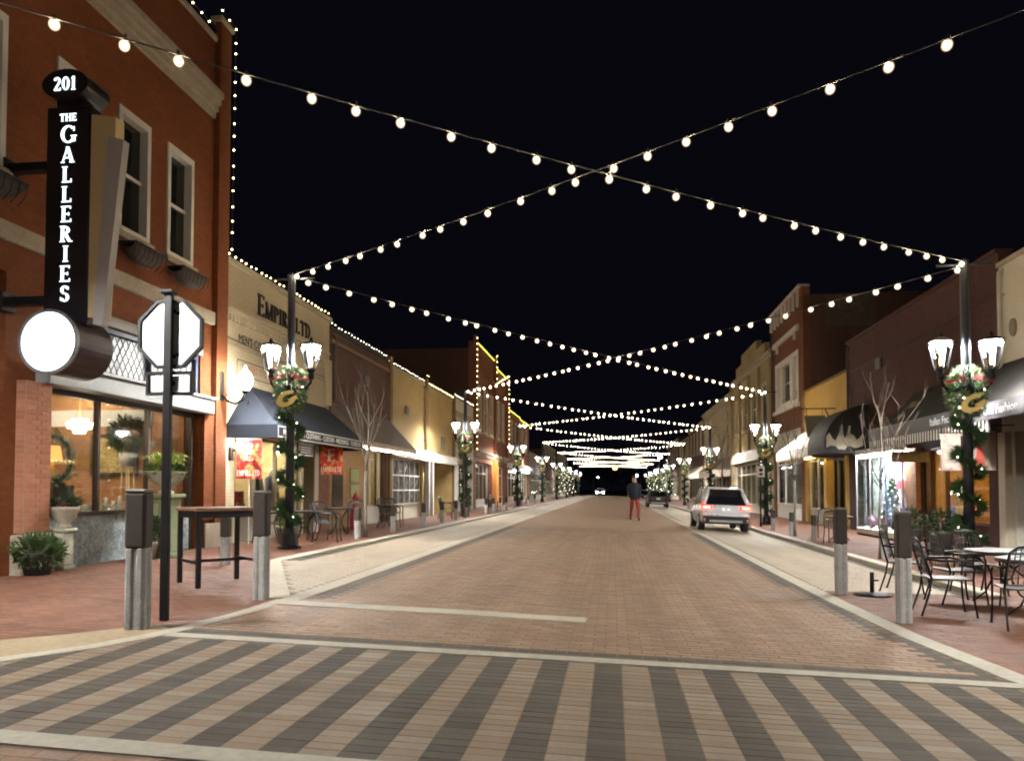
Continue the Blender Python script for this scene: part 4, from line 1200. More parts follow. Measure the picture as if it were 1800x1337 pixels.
q = MB(); q.bbox(-9.9,-9.2,12.3,13.9,.98,1.03,.01); q.bbox(-9.85,-9.25,12.4,13.8,.25,.978,.01); q.build('counter', mat('dark_wood', (.05,.03,.02), .5), t)
for k in range(7):
    y = 12.5+.2*k; hh = rnd.uniform(.12,.34); q = MB(); q.tube([(-9.45,y,1.03),(-9.45,y,1.03+hh)], .03, 8); q.build('candle', M_white, t)
q = MB(); leafball(q, (-9.35,13.0,1.08), .25, 260, rnd, .05, .018, (1,2.2,.4)); q.build('flowers', mat('white_petals', (.6,.62,.52), .6, 0, .3, 12), t, kind='stuff')
t = thing('starfish_ornament', 'white star ornament hanging in the right pane of the gallery window', 'ornament', (-9.1, 14.2, 2.5))
q = MB()
for k in range(5):
    a = R(90+72*k+10); q.add([(-9.1,14.2+.03*math.cos(a+1.57),2.35+.03*math.sin(a+1.57)),(-9.1,14.2+.15*math.cos(a),2.35+.15*math.sin(a)),(-9.1,14.2-.03*math.cos(a+1.57),2.35-.03*math.sin(a+1.57)),(-9.07,14.2,2.35)], [(0,1,3),(1,2,3),(0,2,1)])
q.build('star', M_white, t)
q = MB(); q.tube([(-9.1,14.2,2.48),(-9.1,14.2,3.0)], .004, 4); q.build('thread', M_white, t)

# ---- roofline bulbs of the gallery
bulb_row('roofline_lights', 'warm fairy bulbs along the parapet of the brick gallery', [F.p(9.6,11.55,.08),F.p(15.6,11.55,.08)], .33)
bulb_row('roofline_lights', 'warm fairy bulbs round the corner pilaster top and down the gallery edge', [F.p(15.58,11.98,.2),F.p(16.2,11.98,.2),F.p(16.2,6.6,.16)], .31)

# ---------------------------------------------------------------- projecting sign
SY = 9.78
M_signblk = mat('sign_black', (.012,.012,.016), .35, .2, .05)
M_letter = glow('sign_letter_glow', (.82,.95,1.0), 2.6)
t = thing('blade_sign', 'tall black illuminated blade sign reading 201 THE GALLERIES with round lamp drum at its foot', 'sign', (-8.7, SY, 3.5))
q = MB(); q.bbox(-7.98,-7.30,SY,SY+.30,3.75,6.88,.02); q.build('blade', M_signblk, t)
q = MB(); P = [(.355*math.cos(R(15*k)), .215*math.sin(R(15*k))) for k in range(24)]
q.prism(P, lambda x,z: (-7.66+x, SY-.06, 7.17+z), lambda x,z: (-7.66+x, SY+.42, 7.17+z)); q.box(-7.85,-7.45,SY+.03,SY+.27,6.85,7.0); ov = q.build('number_head', M_signblk, t)
q = MB(); w = text_width('201', .19); letters(q, '201', lambda a,b,d: (-7.655-w/2+a, SY-.061-d, 7.075+b), .19, .05, .008); q.build('number', M_letter, ov)
q = MB(); zt = 6.68
w = text_width('THE', .105, .1); letters(q, 'THE', lambda a,b,d: (-7.64-w/2+a, SY-.001-d, 6.66+b), .105, .1, .008)
hs = .225; step = .283; zt = 6.345
for ch in 'GALLERIES':
    h_ = .25 if ch == 'G' else hs
    w = text_width(ch, h_); letters(q, ch, lambda a,b,d: (-7.64-w/2*1.1+a*1.1, SY-.001-d, zt+b), h_, .05, .008); zt -= step
q.build('lettering', M_letter, t)
q = MB(); P = [(.44*math.cos(R(10*k)), .44*math.sin(R(10*k))) for k in range(36)]
q.prism(P, lambda x,z: (-7.72+x, SY-.18, 3.48+z), lambda x,z: (-7.72+x, SY+.56, 3.48+z)); dr = q.build('drum', mat('drum_plum', (.05,.03,.035), .4, .3, .1), t)
q = MB(); P2 = [(a*.93,b*.93) for a,b in P]
q.prism(P2, lambda x,z: (-7.72+x, SY-.195, 3.48+z), lambda x,z: (-7.72+x, SY-.182, 3.48+z)); q.build('light_face', glow('drum_face_glow', (.93,.98,1), 5), dr)
q = MB(); P3 = [(a*1.03,b*1.03) for a,b in P]; 
for k in range(36): q.prism([P3[k],P3[(k+1)%36],P2[(k+1)%36],P2[k]], lambda x,z: (-7.72+x, SY-.215, 3.48+z), lambda x,z: (-7.72+x, SY-.17, 3.48+z))
q.build('rim', mat('drum_rim', (.25,.28,.30), .4, .6), dr)
q = MB(); q.box(-8.72,-7.985,SY+.08,SY+.22,6.02,6.14); q.box(-8.72,-7.985,SY+.08,SY+.22,4.08,4.20); q.bbox(-8.72,-8.64,SY+.02,SY+.28,5.94,6.22,.01); q.bbox(-8.72,-8.64,SY+.02,SY+.28,4.0,4.28,.01); q.build('bracket', M_black, t)
q = MB(); q.prism([(-7.29,3.85),(-7.07,3.85),(-6.92,6.40),(-6.92,6.68),(-7.29,6.74)], lambda x,z: (x, SY+.01, z), lambda x,z: (x, SY+.2, z)); q.build('cream_fin', mat('fin_cream', (.50,.40,.22), .6, 0, .06), t)
q = MB(); q.prism([(-7.10,3.72),(-6.96,3.69),(-6.69,6.27),(-6.93,6.34)], lambda x,z: (x, SY-.14, z), lambda x,z: (x, SY-.01, z)); q.build('grey_fin', mat('fin_grey', (.33,.32,.32), .5, .2, .06), t)

# ---------------------------------------------------------------- globe sconce and wall lamp
def sconce(label, x, y, z, arm, r, glowm, name='wall_sconce'):
    t = thing(name, label, 'wall lamp', (x, y, z))
    q = MB(); q.bbox(x-.02,x+.02,y-.07,y+.07,z-.32,z+.32,.01); q.build('back_plate', M_black, t)
    q = MB(); q.tube([(x,y,z-.18),(x+arm*.25,y,z-.34),(x+arm*.6,y,z-.40),(x+arm*.92,y,z-.30),(x+arm,y,z-.16)], .024, 8)
    q.tube([(x+arm*.25,y,z-.34),(x+arm*.42,y,z-.22),(x+arm*.3,y,z-.14),(x+arm*.2,y,z-.22)], .014, 6); q.tube([(x+arm,y,z-.3),(x+arm+.1,y,z-.34),(x+arm+.06,y,z-.42)], .014, 6)
    q.lathe([(.03,-.18),(.07,-.13),(.085,-.10)], (x+arm,y,z), 12); q.build('scroll_arm', M_black, t)
    q = MB(); q.lathe([(r*.45,-.10),(r*.9,.02),(r,.12),(r*.8,.24),(r*.4,.32),(r*.15,.38),(.01,.44)], (x+arm,y,z), 14); q.build('globe', glowm, t)
    return t
sconce('bright white acorn globe lamp on scrolled iron arm at the gallery corner', -8.56, 15.88, 3.72, .54, .165, glow('sconce_glow', (1,.93,.82), 75))
t = thing('wall_spotlight', 'small bright spotlight on the white pier beside the flag', 'wall lamp', (-8.5, 16.5, 2.35))
q = MB(); q.bbox(-8.70,-8.62,16.44,16.56,2.1,2.4,.01); q.bar((-8.63,16.5,2.3),(-8.5,16.5,2.38),.03); q.build('bracket', M_black, t)
q = MB(); q.ico((-8.40,16.42,2.42), .10, 2); q.build('lamp', glow('spot_glow', (1,.93,.82), 130), t)
# ---------------------------------------------------------------- cream clothing shop
M_dbrick = brickmat('shop_brick', (.22,.09,.055), (.27,.12,.07), (.2,.12,.09))
t, F, wo = building('cream_clothing_shop', 'cream painted brick shop with black serif lettering EMPIRE LTD above a blue awning', -1, 16.14, 22.66, 6.62, B_cream,
                    [(16.75,20.5,-.3,2.75),(20.64,21.45,-.3,2.75)], 12)
emp = t
q = MB(); F.box(q, 16.14, 22.70, 6.62, 6.74, -.34, .08, .015); q.build('coping', mat('coping_cream', (.5,.43,.3), .8), t)
cornice(t, F, 16.16, 22.4, 5.45, 5.60, .14, B_cream, 'dentil_course', 2, .17)
q = MB(); F.box(q, 16.16, 22.4, 4.72, 4.76, .002, .05); F.box(q, 22.2, 22.66, 4.0, 5.4, .002, .09); q.build('string_course', B_cream, t)
q = MB(); w = text_width('E', .52) + .03 + text_width('MPIRE', .42) + .17 + text_width('LTD', .42); k = 3.33 / w
x = 0
for s_, h_, gap in (('E', .52, .03), ('MPIRE', .42, .17), ('LTD', .42, 0)):
    wd = letters(q, s_, lambda a,b,d: F.p(17.79 + (x + a)*k, 5.76 + b, .003 + d), h_, .06, .03); x += wd + gap
q.build('lettering', mat('letter_black', (.01,.01,.012), .5, 0, 0), t)
FR = (R(90), 0, R(90))     # text facing +X (left side facades)
small_text('small_lettering', "MEN'S COMPANY", .28, mat('letter_black', (.01,.01,.012)), t, F.p(17.9,4.98,.006), FR, .004, 'CENTER', .95)
small_text('faded_lettering', 'PIEFERS STORE', .26, mat('faded_red', (.42,.20,.15), .8), t, F.p(17.85,4.31,.006), FR, .003, 'CENTER', .95)
q = MB()
for a in ((16.82,18.9,4.47,4.49),(16.82,18.9,4.12,4.14)): F.box(q, a[0],a[1],a[2],a[3], .002, .006)
for a in ((16.80,16.82),(18.9,18.92)): F.box(q, a[0],a[1],4.13,4.48, .002, .006)
q.build('faded_border', mat('letter_black', (.01,.01,.012)), t)
storefront(t, F, 16.75, 20.5, .22, 2.72, 3, M_cream, .62, M_cream, None, None, -.16)
q = MB(); F.box(q, 20.64, 21.45, .2, 2.74, -.36, -.40); q.build('door', mat('dark_door', (.02,.018,.016), .4), t)
q = MB(); F.box(q, 20.50, 20.635, -.2, 2.76, .003, .05); F.box(q, 21.455, 21.75, -.2, 2.76, .003, .05); q.build('door_jamb', M_cream, t)
q = MB(); F.box(q, 21.78, 22.64, -.3, 2.78, .003, .04); q.build('brick_infill', M_dbrick, t)
room(t, F, 16.8, 20.4, .22, 2.9, 2.2, mat('shop_cream_wall', (.62,.48,.27), .8), None, None, None, (1,.84,.58), 200, 2)
aw = awning('blue_awning', 'dark blue sloped canvas awning with lettered valance over the cream clothing shop', F, 16.30, 22.35, 3.92, 2.90, 1.22, .30, mat('navy_canvas', (.014,.019,.031), .8, 0, .12, 3), 0.0)
# hip the near end
cv = aw.children[0].data; cv.vertices[0].co.y += 1.05
q = MB(); F.box(q, 16.38, 22.27, 2.62, 2.645, 1.23, 1.237); F.box(q, 16.38, 22.27, 2.855, 2.88, 1.23, 1.237); F.box(q, 16.36, 16.385, 2.62, 2.88, 1.23, 1.237); F.box(q, 22.27, 22.295, 2.62, 2.88, 1.23, 1.237)
q.build('valance_border', M_white, aw)
small_text('valance_lettering', "MEN'S & BOY'S CLOTHING - CUSTOM - WEDDINGS - TUXEDOS", .185, M_white, aw, F.p(19.33,2.75,1.236), FR, .003, 'CENTER', 1.02)
bulb_row('roofline_lights', 'warm fairy bulbs along the cream clothing shop parapet', [F.p(16.3,6.82,.06),F.p(22.66,6.82,.06)], .26)
def flag(label, x0, x1, y, z0, z1, ground):
    t = thing('shop_flag', label, 'flag', ((x0+x1)/2, y, z0), 0, 'red shop flags')
    n = 8; q = MB()
    for i in range(n):
        a = x0 + (x1-x0)*i/n; b = x0 + (x1-x0)*(i+1)/n
        ya, yb = y + .02*math.sin(i*1.1), y + .02*math.sin((i+1)*1.1)
        q.add([(a,ya,z0),(b,yb,z0),(b,yb,z1),(a,ya,z1),(a,ya+.006,z0),(b,yb+.006,z0),(b,yb+.006,z1),(a,ya+.006,z1)], [(0,1,2,3),(7,6,5,4)], True)
    m = 'flag_cloth'
    if m not in MATS:
        mm, nt, b_ = _nt(m); p = _pos(nt); ns = _noise(nt, p, 7, 4); r = nt.nodes.new('ShaderNodeValToRGB'); nt.links.new(ns.outputs['Fac'], r.inputs[0])
        for e, (ps, c) in zip([r.color_ramp.elements[0], r.color_ramp.elements[1], r.color_ramp.elements.new(.5), r.color_ramp.elements.new(.58)],
                              [(.0,(.35,.015,.02)),(1,(.75,.5,.3)),(.5,(.45,.02,.025)),(.58,(.65,.22,.03))]): e.position = ps; e.color = (*c, 1)
        nt.links.new(r.outputs[0], b_.inputs['Base Color']); b_.inputs['Roughness'].default_value = .8; MATS[m] = mm
    q.build('cloth', MATS[m], t)
    w = x1-x0; q = MB(); h_ = (z1-z0)*.42; wd = text_width('E', h_)
    letters(q, 'E', lambda a,b,d: ((x0+x1)/2 - wd/2 + a, y-.024-d, z0 + (z1-z0)*.46 + b), h_, .05, .004); q.build('initial', M_white, t)
    q = MB(); s_ = 'EMPIRE LTD'; h2 = .13; wd2 = text_width(s_, h2); kk = w*.92/wd2
    letters(q, s_, lambda a,b,d: ((x0+x1)/2 + (a-wd2/2)*kk, y-.024-d, z0 + .07 + b), h2, .06, .004); q.build('lettering', M_white, t)
    q = MB(); q.bar((x0-.02,y+.004,z1+.01),(x1+.02,y+.004,z1+.01),.018); q.bar((x0+.03,y+.02,z1+.01) if not ground else ((x0+x1)/2,y+.03,z1+.01), (x0+.03,y+.02,2.9) if not ground else ((x0+x1)/2,y+.03,gz(x0)), .02)
    q.build('pole', M_white if ground else M_black, t)
flag('red and orange flag with white E at the near end of the blue awning', -8.58, -7.98, 16.62, 1.68, 2.58, True)
flag('dark red flag with white E hanging near the far end of the blue awning', -8.14, -7.50, 20.6, 1.86, 2.66, False)
t = thing('hanging_plaque', 'small black plaque with white border hanging under the blue awning', 'sign', (-7.62, 18.3, 2.5))
q = MB(); q.bbox(-7.64,-7.60,17.8,18.75,2.27,2.58,.02); q.build('board', M_signblk, t)
q = MB()
for z in (2.285,2.56): q.box(-7.597,-7.594,17.83,18.72,z-.008,z+.008)
for y in (17.83,18.71): q.box(-7.597,-7.594,y,y+.012,2.28,2.57)
for z in (2.36,2.42,2.48): q.box(-7.598,-7.595,17.95,18.6,z-.012,z+.012)
q.build('border', M_white, t)
# mannequins
def mannequin(label, x, y, jc, tc, rz=0):
    z0 = .82; t = thing('mannequin', label, 'mannequin', (x,y,z0), 0, 'dressed mannequins in the clothing shop window')
    q = MB(); q.lathe([(.12,.62),(.17,.72),(.19,.95),(.22,1.15),(.23,1.28),(.19,1.36),(.07,1.40)], (x,y,z0-.42), 12, True, 0, .65, 1.0)
    for s in (-1,1): q.tube([(x,y+s*.22,z0+.88),(x+.03,y+s*.28,z0+.62),(x+.08,y+s*.27,z0+.36)], [.065,.055,.045], 8)
    q.build('jacket', jc, t)
    q = MB(); q.tube([(x+.125,y-.05,z0+.9),(x+.15,y,z0+.55),(x+.125,y+.05,z0+.9)], [.02,.05,.02], 6); q.build('shirt', M_white, t)
    q = MB()
    for s in (-1,1): q.tube([(x,y+s*.08,z0+.3),(x,y+s*.09,z0-.1)], [.09,.075], 8)
    q.build('trousers', tc, t)
    q = MB(); q.ico((x,y,z0+1.08), .085, 2, (1,.85,1.2)); q.tube([(x,y,z0+.95),(x,y,z0+1.02)], .05, 8); q.build('head', M_cream, t)
mannequin('mannequin in a dark grey jacket in the clothing shop window', -9.15, 18.75, mat('wool_grey', (.04,.035,.03), .9, 0, .3, 30), mat('grey_trousers', (.35,.33,.30), .8))
mannequin('mannequin in a blue jacket in the clothing shop window', -9.15, 19.65, mat('wool_blue', (.05,.06,.14), .9, 0, .3, 30), mat('pale_trousers', (.45,.40,.36), .8))
t = thing('gift_box', 'red patterned gift box on the clothing shop window ledge', 'box', (-9.1, 20.15, .85)); q = MB(); q.bbox(-9.25,-8.98,20.0,20.35,.84,1.2,.01); q.build('box', mat('red_gift', (.5,.06,.08), .6, 0, .3, 20), t); q = MB(); q.box(-9.255,-8.975,20.15,20.2,.838,1.204); q.build('band', M_white, t)
t = thing('window_crate', 'red and grey stacked boxes low in the clothing shop window', 'box', (-9.0, 17.6, .85)); q = MB(); q.bbox(-9.2,-8.95,17.48,17.8,.84,1.1,.01); q.build('lower_box', mat('grey_card', (.25,.22,.25), .8), t); q = MB(); q.bbox(-9.18,-8.97,17.5,17.78,1.102,1.4,.01); q.build('upper_box', mat('red_gift', (.5,.06,.08)), t)
q = MB(); F.box(q, 16.82, 20.43, .78, .84, -.26, -.8); q.build('display_ledge', mat('dark_wood', (.05,.03,.02)), emp)
for k, (a, b, z0, z1) in enumerate(((24.6,25.5,1.15,1.62),(24.6,25.5,1.66,2.15))):
    t = thing('poster_frame', ['lower','upper'][k] + ' green poster in wooden frame on the shop brickwork', 'poster', F.p(a, z0, 0), 0, 'framed posters')
    q = MB(); F.box(q, a, b, z0, z1, .002, .03); q.build('frame', M_plank, t); q = MB(); F.box(q, a+.03, b-.03, z0+.03, z1-.03, .0305, .034); q.build('print', mat('green_print', (.33,.36,.16), .6, 0, .4, 9), t)
pot_plant('window_planter', 'leafy green plant in a pale tub behind the left lamp post', -7.95, 18.0, .2, [(.22,0),(.27,.30),(.29,.34)], M_stone, .46, .26, 420, mat('leaf_lime', (.20,.28,.05), .6, 0, .3, 8), .07, (1,1,.6))

# ---------------------------------------------------------------- brown brick shop
t, F, wo = building('brown_brick_shop', 'dark brown brick single-storey shop with brown awning and roofline bulbs', -1, 22.68, 28.82, 6.40, B_brown, [(26.1,28.4,-.3,2.9)], 12)
q = MB(); F.box(q, 22.68, 28.82, 6.40, 6.5, -.34, .05); q.build('coping', mat('roof_felt', (.05,.05,.05)), t)
q = MB(); F.box(q, 22.7, 28.8, 5.98, 6.10, .002, .10); q.build('ledge', mat('brown_ledge', (.22,.14,.1), .8), t)
q = MB(); F.box(q, 22.7, 26.05, -.3, 2.9, .0005, .0015); q.build('warm_lit_brickwork', brickmat('warm_lit_brick', (.36,.22,.11), (.42,.26,.14), (.3,.2,.12)), t)  # lower brickwork coloured lighter tan for the warm light on it
q = MB(); F.box(q, 23.0, 23.9, .9, 2.5, .002, .03); q.build('side_pane', mat('dim_pane', (.05,.04,.035), .1, 0, 0), t)
storefront(t, F, 26.1, 28.4, .2, 2.88, 2, M_cream, .6, M_white, None, None, -.2)
room(t, F, 26.15, 28.35, .22, 2.95, 2.2, mat('warm_wall', (.5,.38,.22), .8), None, None, None, (1,.84,.6), 40, 2)
awning('brown_awning', 'taupe sloped canvas awning over the brown brick shop', F, 22.75, 28.85, 4.15, 2.95, 1.15, .16, mat('taupe_canvas', (.15,.115,.09), .85, 0, .12, 3))
bulb_row('awning_lights', 'bright bulbs strung under the front edge of the taupe awning', [F.p(22.5,2.72,1.2),F.p(29.0,2.72,1.2)], .30, glow('awning_bulb_glow', (1,.86,.62), 60), True, .04, 'awning light strings')
bulb_row('roofline_lights', 'white fairy bulbs along the brown brick shop parapet', [F.p(22.72,6.58,.05),F.p(28.82,6.58,.05)], .30, glow('fairy_white_glow', (1,.92,.72), 7))
t = thing('red_ornament', 'red holiday figure standing outside the brown shop window', 'ornament', (-7.9, 22.9, .2))
q = MB(); q.lathe([(.16,0),(.19,.3),(.15,.6),(.08,.78)], (-7.9,22.9,.2), 10); q.build('coat', M_ribbon, t); q = MB(); q.ico((-7.9,22.9,1.08), .11, 2); q.build('head', M_white, t); q = MB(); q.lathe([(.12,0),(.08,.12),(.01,.26)], (-7.9,22.9,1.13), 10); q.build('hat', M_ribbon, t)

# ---------------------------------------------------------------- tan shop, two bays
t, F, wo = building('tan_stucco_shop', 'long mustard stucco shop with dark pilasters and a white sign fascia', -1, 28.84, 41.3, 6.28, B_tan,
                    [(29.05,34.3,-.3,3.12),(35.3,40.9,-.3,3.12)], 12)
for u in (28.86,34.72,41.0):
    q = MB(); F.box(q, u, u+.32 if u < 41 else 41.3, -.3, 6.62, .002, .12); q.build('pilaster', mat('dark_tan', (.19,.125,.06), .8), t)
q = MB(); F.box(q, 29.2, 34.7, 6.28, 6.36, -.34, .05); F.box(q, 35.06, 41.0, 6.28, 6.36, -.34, .05); q.build('coping', M_stone, t)
q = MB(); F.box(q, 29.02, 40.98, 2.72, 3.14, .13, .30, .01); q.build('fascia', M_white, t)
fr = storefront(t, F, 29.05, 34.3, .20, 2.72, 6, M_cream, .6, M_cream, None, mat('curtained_glass', (.10,.11,.12), .12, 0, .5, 5), -.15)
q = MB()
for z in (1.40,2.02): F.box(q, 29.13, 34.22, z-.03, z+.03, -.145, -.09)
q.build('glazing_bar', M_white, t)
for u in (34.32,35.1,40.9):
    q = MB(); F.box(q, u, u+.18 if u > 40 else u+.2, -.3, 2.72, .14, .34, .01); q.build('column', M_white, t)
q = MB(); F.box(q, 35.3, 40.9, -.3, 3.1, -1.5, -1.56); q.build('recess_wall', mat('ochre_wall', (.42,.27,.10), .8), t)
q = MB(); F.box(q, 36.4, 37.4, .2, 2.3, -1.49, -1.44); q.build('door', mat('brown_door', (.10,.055,.03), .5), t)
q = MB(); F.box(q, 37.5, 37.7, 2.78, 2.9, -.75, -.6); q.build('porch_light', glow('porch_glow', (1,.84,.6), 60), t)
q = MB(); F.box(q, 38.2, 39.0, 3.4, 4.1, .002, .05); q.build('vent', mat('vent_grey', (.2,.17,.12), .7), t)
fl = thing('added_wall_wash', 'unseen strip light added above the white fascia to wash the mustard wall', 'wall lamp', F.p(30.5,3.2,.2))  # unseen strip added to brighten the mustard wall
q = MB(); F.box(q, 33.2, 36.2, 3.17, 3.20, .15, .22); q.build('wash_strip', glow('wall_wash_glow', (1,.86,.55), 6), fl)
q = MB(); F.box(q, 33.1, 36.3, 3.142, 3.168, .14, .25); q.build('added_wash_housing', M_black, fl)
bulb_row('roofline_lights', 'pale fairy bulbs along the near bay of the mustard shop', [F.p(28.9,6.45,.06),F.p(34.7,6.45,.06)], .28, glow('fairy_white_glow', (1,.92,.72), 7), False)
bulb_row('roofline_lights', 'yellow-white fairy bulbs along the far bay of the mustard shop', [F.p(34.72,6.72,.13),F.p(35.05,6.72,.13),F.p(35.1,6.45,.06),F.p(41.0,6.45,.06),F.p(41.05,6.72,.13),F.p(41.3,6.72,.13)], .14, glow('fairy_yellow_glow', (1,.90,.40), 6), False)
# ---------------------------------------------------------------- pale link shop
t, F, wo = building('pale_link_shop', 'narrow pale stucco shop squeezed between mustard shop and tall brick building', -1, 41.32, 47.28, 6.55, B_offwhite, [(42.0,46.8,-.3,3.0)], 12)
cornice(t, F, 41.34, 47.26, 5.5, 5.8, .15, M_stone)
storefront(t, F, 42.0, 46.8, .2, 2.98, 4, M_white, .5, M_white, 2.4, None, -.2)
room(t, F, 42.05, 46.75, .22, 3.0, 3.5, mat('warm_wall', (.5,.38,.22)), None, None, None, (1,.9,.75), 4, 2)
bulb_row('roofline_lights', 'fairy bulbs along the narrow pale shop roof', [F.p(41.4,6.66,.06),F.p(47.2,6.66,.06)], .18, glow('fairy_white_glow', (1,.92,.72), 7), False)
# ---------------------------------------------------------------- tall brick building left
B_rust = brickmat('rust_brick', (.23,.085,.045), (.27,.10,.058), (.19,.095,.06), stain=.2)
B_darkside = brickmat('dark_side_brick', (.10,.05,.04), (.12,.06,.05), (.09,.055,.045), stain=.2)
wn = [(48.6,50.2),(51.2,52.8),(53.8,55.4),(57.2,58.6),(59.6,61.0)]
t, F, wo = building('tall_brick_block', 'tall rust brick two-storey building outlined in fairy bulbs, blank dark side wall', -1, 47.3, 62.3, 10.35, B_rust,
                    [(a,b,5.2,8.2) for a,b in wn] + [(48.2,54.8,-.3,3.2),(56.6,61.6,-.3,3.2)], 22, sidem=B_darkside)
for a, b in wn: window(t, F, a, b, 5.2, 8.2, M_cream, M_darkglass, True, .12)
q = MB(); F.box(q, 47.3, 55.6, 10.35, 10.8, -.32, 0); q.build('parapet', B_rust, t)
q = MB()
for u in (47.3,55.3,61.8): F.box(q, u, u+.5, 3.9, 11.15 if u < 60 else 10.7, .002, .22)
q.build('pilaster', B_rust, t)
cornice(t, F, 47.82, 61.78, 3.55, 3.9, .35, M_stone)
cornice(t, F, 47.82, 55.28, 8.9, 9.2, .2, B_rust)
q = MB(); F.box(q, 55.1, 56.2, -.3, 3.5, .003, .30); q.build('orange_pier', mat('orange_paint', (.52,.20,.04), .7, 0, .1), t)
storefront(t, F, 48.2, 54.8, .2, 3.18, 4, M_white, .5, M_white, 2.5, None, -.4)
storefront(t, F, 56.6, 61.6, .2, 3.18, 3, M_cream, .6, M_cream, 2.5, None, -.3)
room(t, F, 48.25, 61.5, .22, 3.25, 4.5, mat('warm_wall', (.5,.38,.22)), None, None, None, (1,.9,.75), 5, 4)
bulb_row('roofline_lights', 'fairy bulbs outlining the near vertical edge of the tall brick building', [F.p(47.35,4.0,.24),F.p(47.35,11.3,.24)], .34, M_fairy, False, .03)
bulb_row('roofline_lights', 'yellow rope light along the stepped parapet of the tall brick building', [F.p(47.8,10.85,.1),F.p(55.3,10.85,.1),F.p(55.5,11.2,.24),F.p(56.0,10.45,.1),F.p(61.8,10.45,.1),F.p(62.1,10.8,.24)], .12, M_fairyy, False, .035)
bulb_row('roofline_lights', 'fairy bulbs down the middle and far edges of the tall brick building', [F.p(55.6,11.2,.26),F.p(55.6,9.2,.26),F.p(62.2,10.7,.26),F.p(62.2,4.4,.26)], .36, M_fairy, False, .03)
# ---------------------------------------------------------------- further left
def plain_block(name, label, side, u0, u1, top, m, wins, shop=True, fm=None, awn=None, lit=4, cor=True, wz=(5.0,7.4), lcol=(1,.9,.72)):
    n = wins; hs_ = []
    ww = (u1-u0)/(n*2+1) if n else 0
    for k in range(n): hs_.append((u0+ww*(2*k+1), u0+ww*(2*k+2), wz[0], wz[1]))
    sh = [(u0+.6, u1-.6, -.3, 3.1)] if shop else []
    t, F, wo = building(name, label, side, u0, u1, top, m, hs_ + sh, 12)
    for h_ in hs_: window(t, F, *h_, fm or M_cream, M_darkglass, True, .1)
    if cor: cornice(t, F, u0+.02, u1-.02, top-.55, top-.2, .22, M_stone)
    if shop:
        storefront(t, F, u0+.6, u1-.6, gz(-FX if side < 0 else FX), 3.08, max(2, int((u1-u0)/2)), fm or M_cream, .5, None, 2.4, None, -.25)
        room(t, F, u0+.65, u1-.65, .22, 3.15, 3.2, mat('warm_wall', (.5,.38,.22)), None, None, None, lcol, lit, 2)
    return t, F
t, F = plain_block('pink_brick_shop', 'pinkish brick two-storey shop with yellow rope light along its parapet', -1, 62.35, 79.4, 7.95, B_pink, 4, lit=12, cor=False)
bulb_row('roofline_lights', 'yellow rope light along the pinkish brick shop roof', [F.p(62.4,8.1,.06),F.p(71,8.1,.06),F.p(72,7.95,.06),F.p(79.4,8.05,.06)], .14, M_fairyy, False, .035)
q = MB(); F.box(q, 63, 79, 3.2, 3.6, .002, .5); q.build('fascia', M_white, t)
q = MB(); F.box(q, 66, 76, 3.02, 3.12, .1, .4); q.build('fascia_light', glow('fascia_strip_glow', (.95,.98,1), 14), t)
plain_block('grey_shop', 'low grey shop with bright frontage beyond the pinkish brick shop', -1, 79.5, 96, 5.4, mat('grey_stucco', (.3,.3,.3), .8), 0, lit=16, lcol=(.85,.95,1))
plain_block('dark_brick_shop', 'dim brown brick shop far down the left side', -1, 96.2, 118, 6.5, B_brown, 4, lit=6)
plain_block('far_stucco_shop', 'farthest pale shop on the left side of the street', -1, 118.2, 150, 5.6, B_offwhite, 5, lit=5)

# ================================================================== right side of the street
t, F, wo = building('cream_wall_building', 'plain cream rendered building at the right edge with a round wall vent', 1, 7.0, 18.55, 6.46, B_offwhite, [(12.5,18.0,-.3,2.7)], 12)
q = MB(); F.box(q, 7.0, 18.55, 6.46, 6.56, -.34, .06); q.build('coping', M_stone, t)
q = MB(); q.prism([(.13*math.cos(R(30*k)), .2*math.sin(R(30*k))) for k in range(12)], lambda a,b: F.p(17.92+a,4.98+b,.002), lambda a,b: F.p(17.92+a,4.98+b,.05)); q.build('round_vent', mat('vent_grey', (.2,.17,.12)), t)
storefront(t, F, 12.5, 18.0, gz(FX), 2.68, 3, mat('dark_bronze', (.06,.045,.04)), .45, mat('dark_bronze', (.06,.045,.04)), None, None, -.3)
room(t, F, 12.55, 17.95, .0, 2.8, 3.0, mat('dim_wall', (.16,.13,.11), .8), None, None, None, (1,.9,.8), 1.2, 2)
q = MB(); F.box(q, 18.12, 18.42, -.3, 2.7, .0, .16, .01); q.build('white_post', M_cream, t)
M_dome = mat('black_canvas', (.022,.021,.02), .8, 0, .15, 3)
t, F, wo = building('maroon_brick_building', 'dark maroon brick building behind the right lamp post', 1, 18.57, 29.88, 6.82, B_maroon,
                    [(19.2,23.1,-.3,2.6),(23.95,28.0,-.3,2.6)], 12)
mar = t
q = MB(); F.box(q, 18.57, 29.88, 6.82, 6.92, -.34, .07); q.build('coping', B_maroon, t)
q = MB(); F.box(q, 23.15, 23.93, -.3, 2.62, .002, .16); q.build('brick_column', brickmat('orange_shop_brick', (.32,.14,.065), (.40,.18,.08), (.22,.13,.08)), t)
storefront(t, F, 19.2, 23.1, gz(FX), 2.58, 3, mat('brown_wood', (.10,.05,.03), .5), .62, B_maroon, None, None, -.14)
room(t, F, 19.25, 23.05, .0, 2.7, 2.6, mat('amber_wall', (.55,.30,.07), .8), None, mat('amber_ceiling', (.5,.3,.12), .8), None, (1,.62,.2), 170, 1)
q = MB(); F.box(q, 19.22, 23.08, .52, .58, -.16, -.8); q.build('display_ledge', M_plank, t)
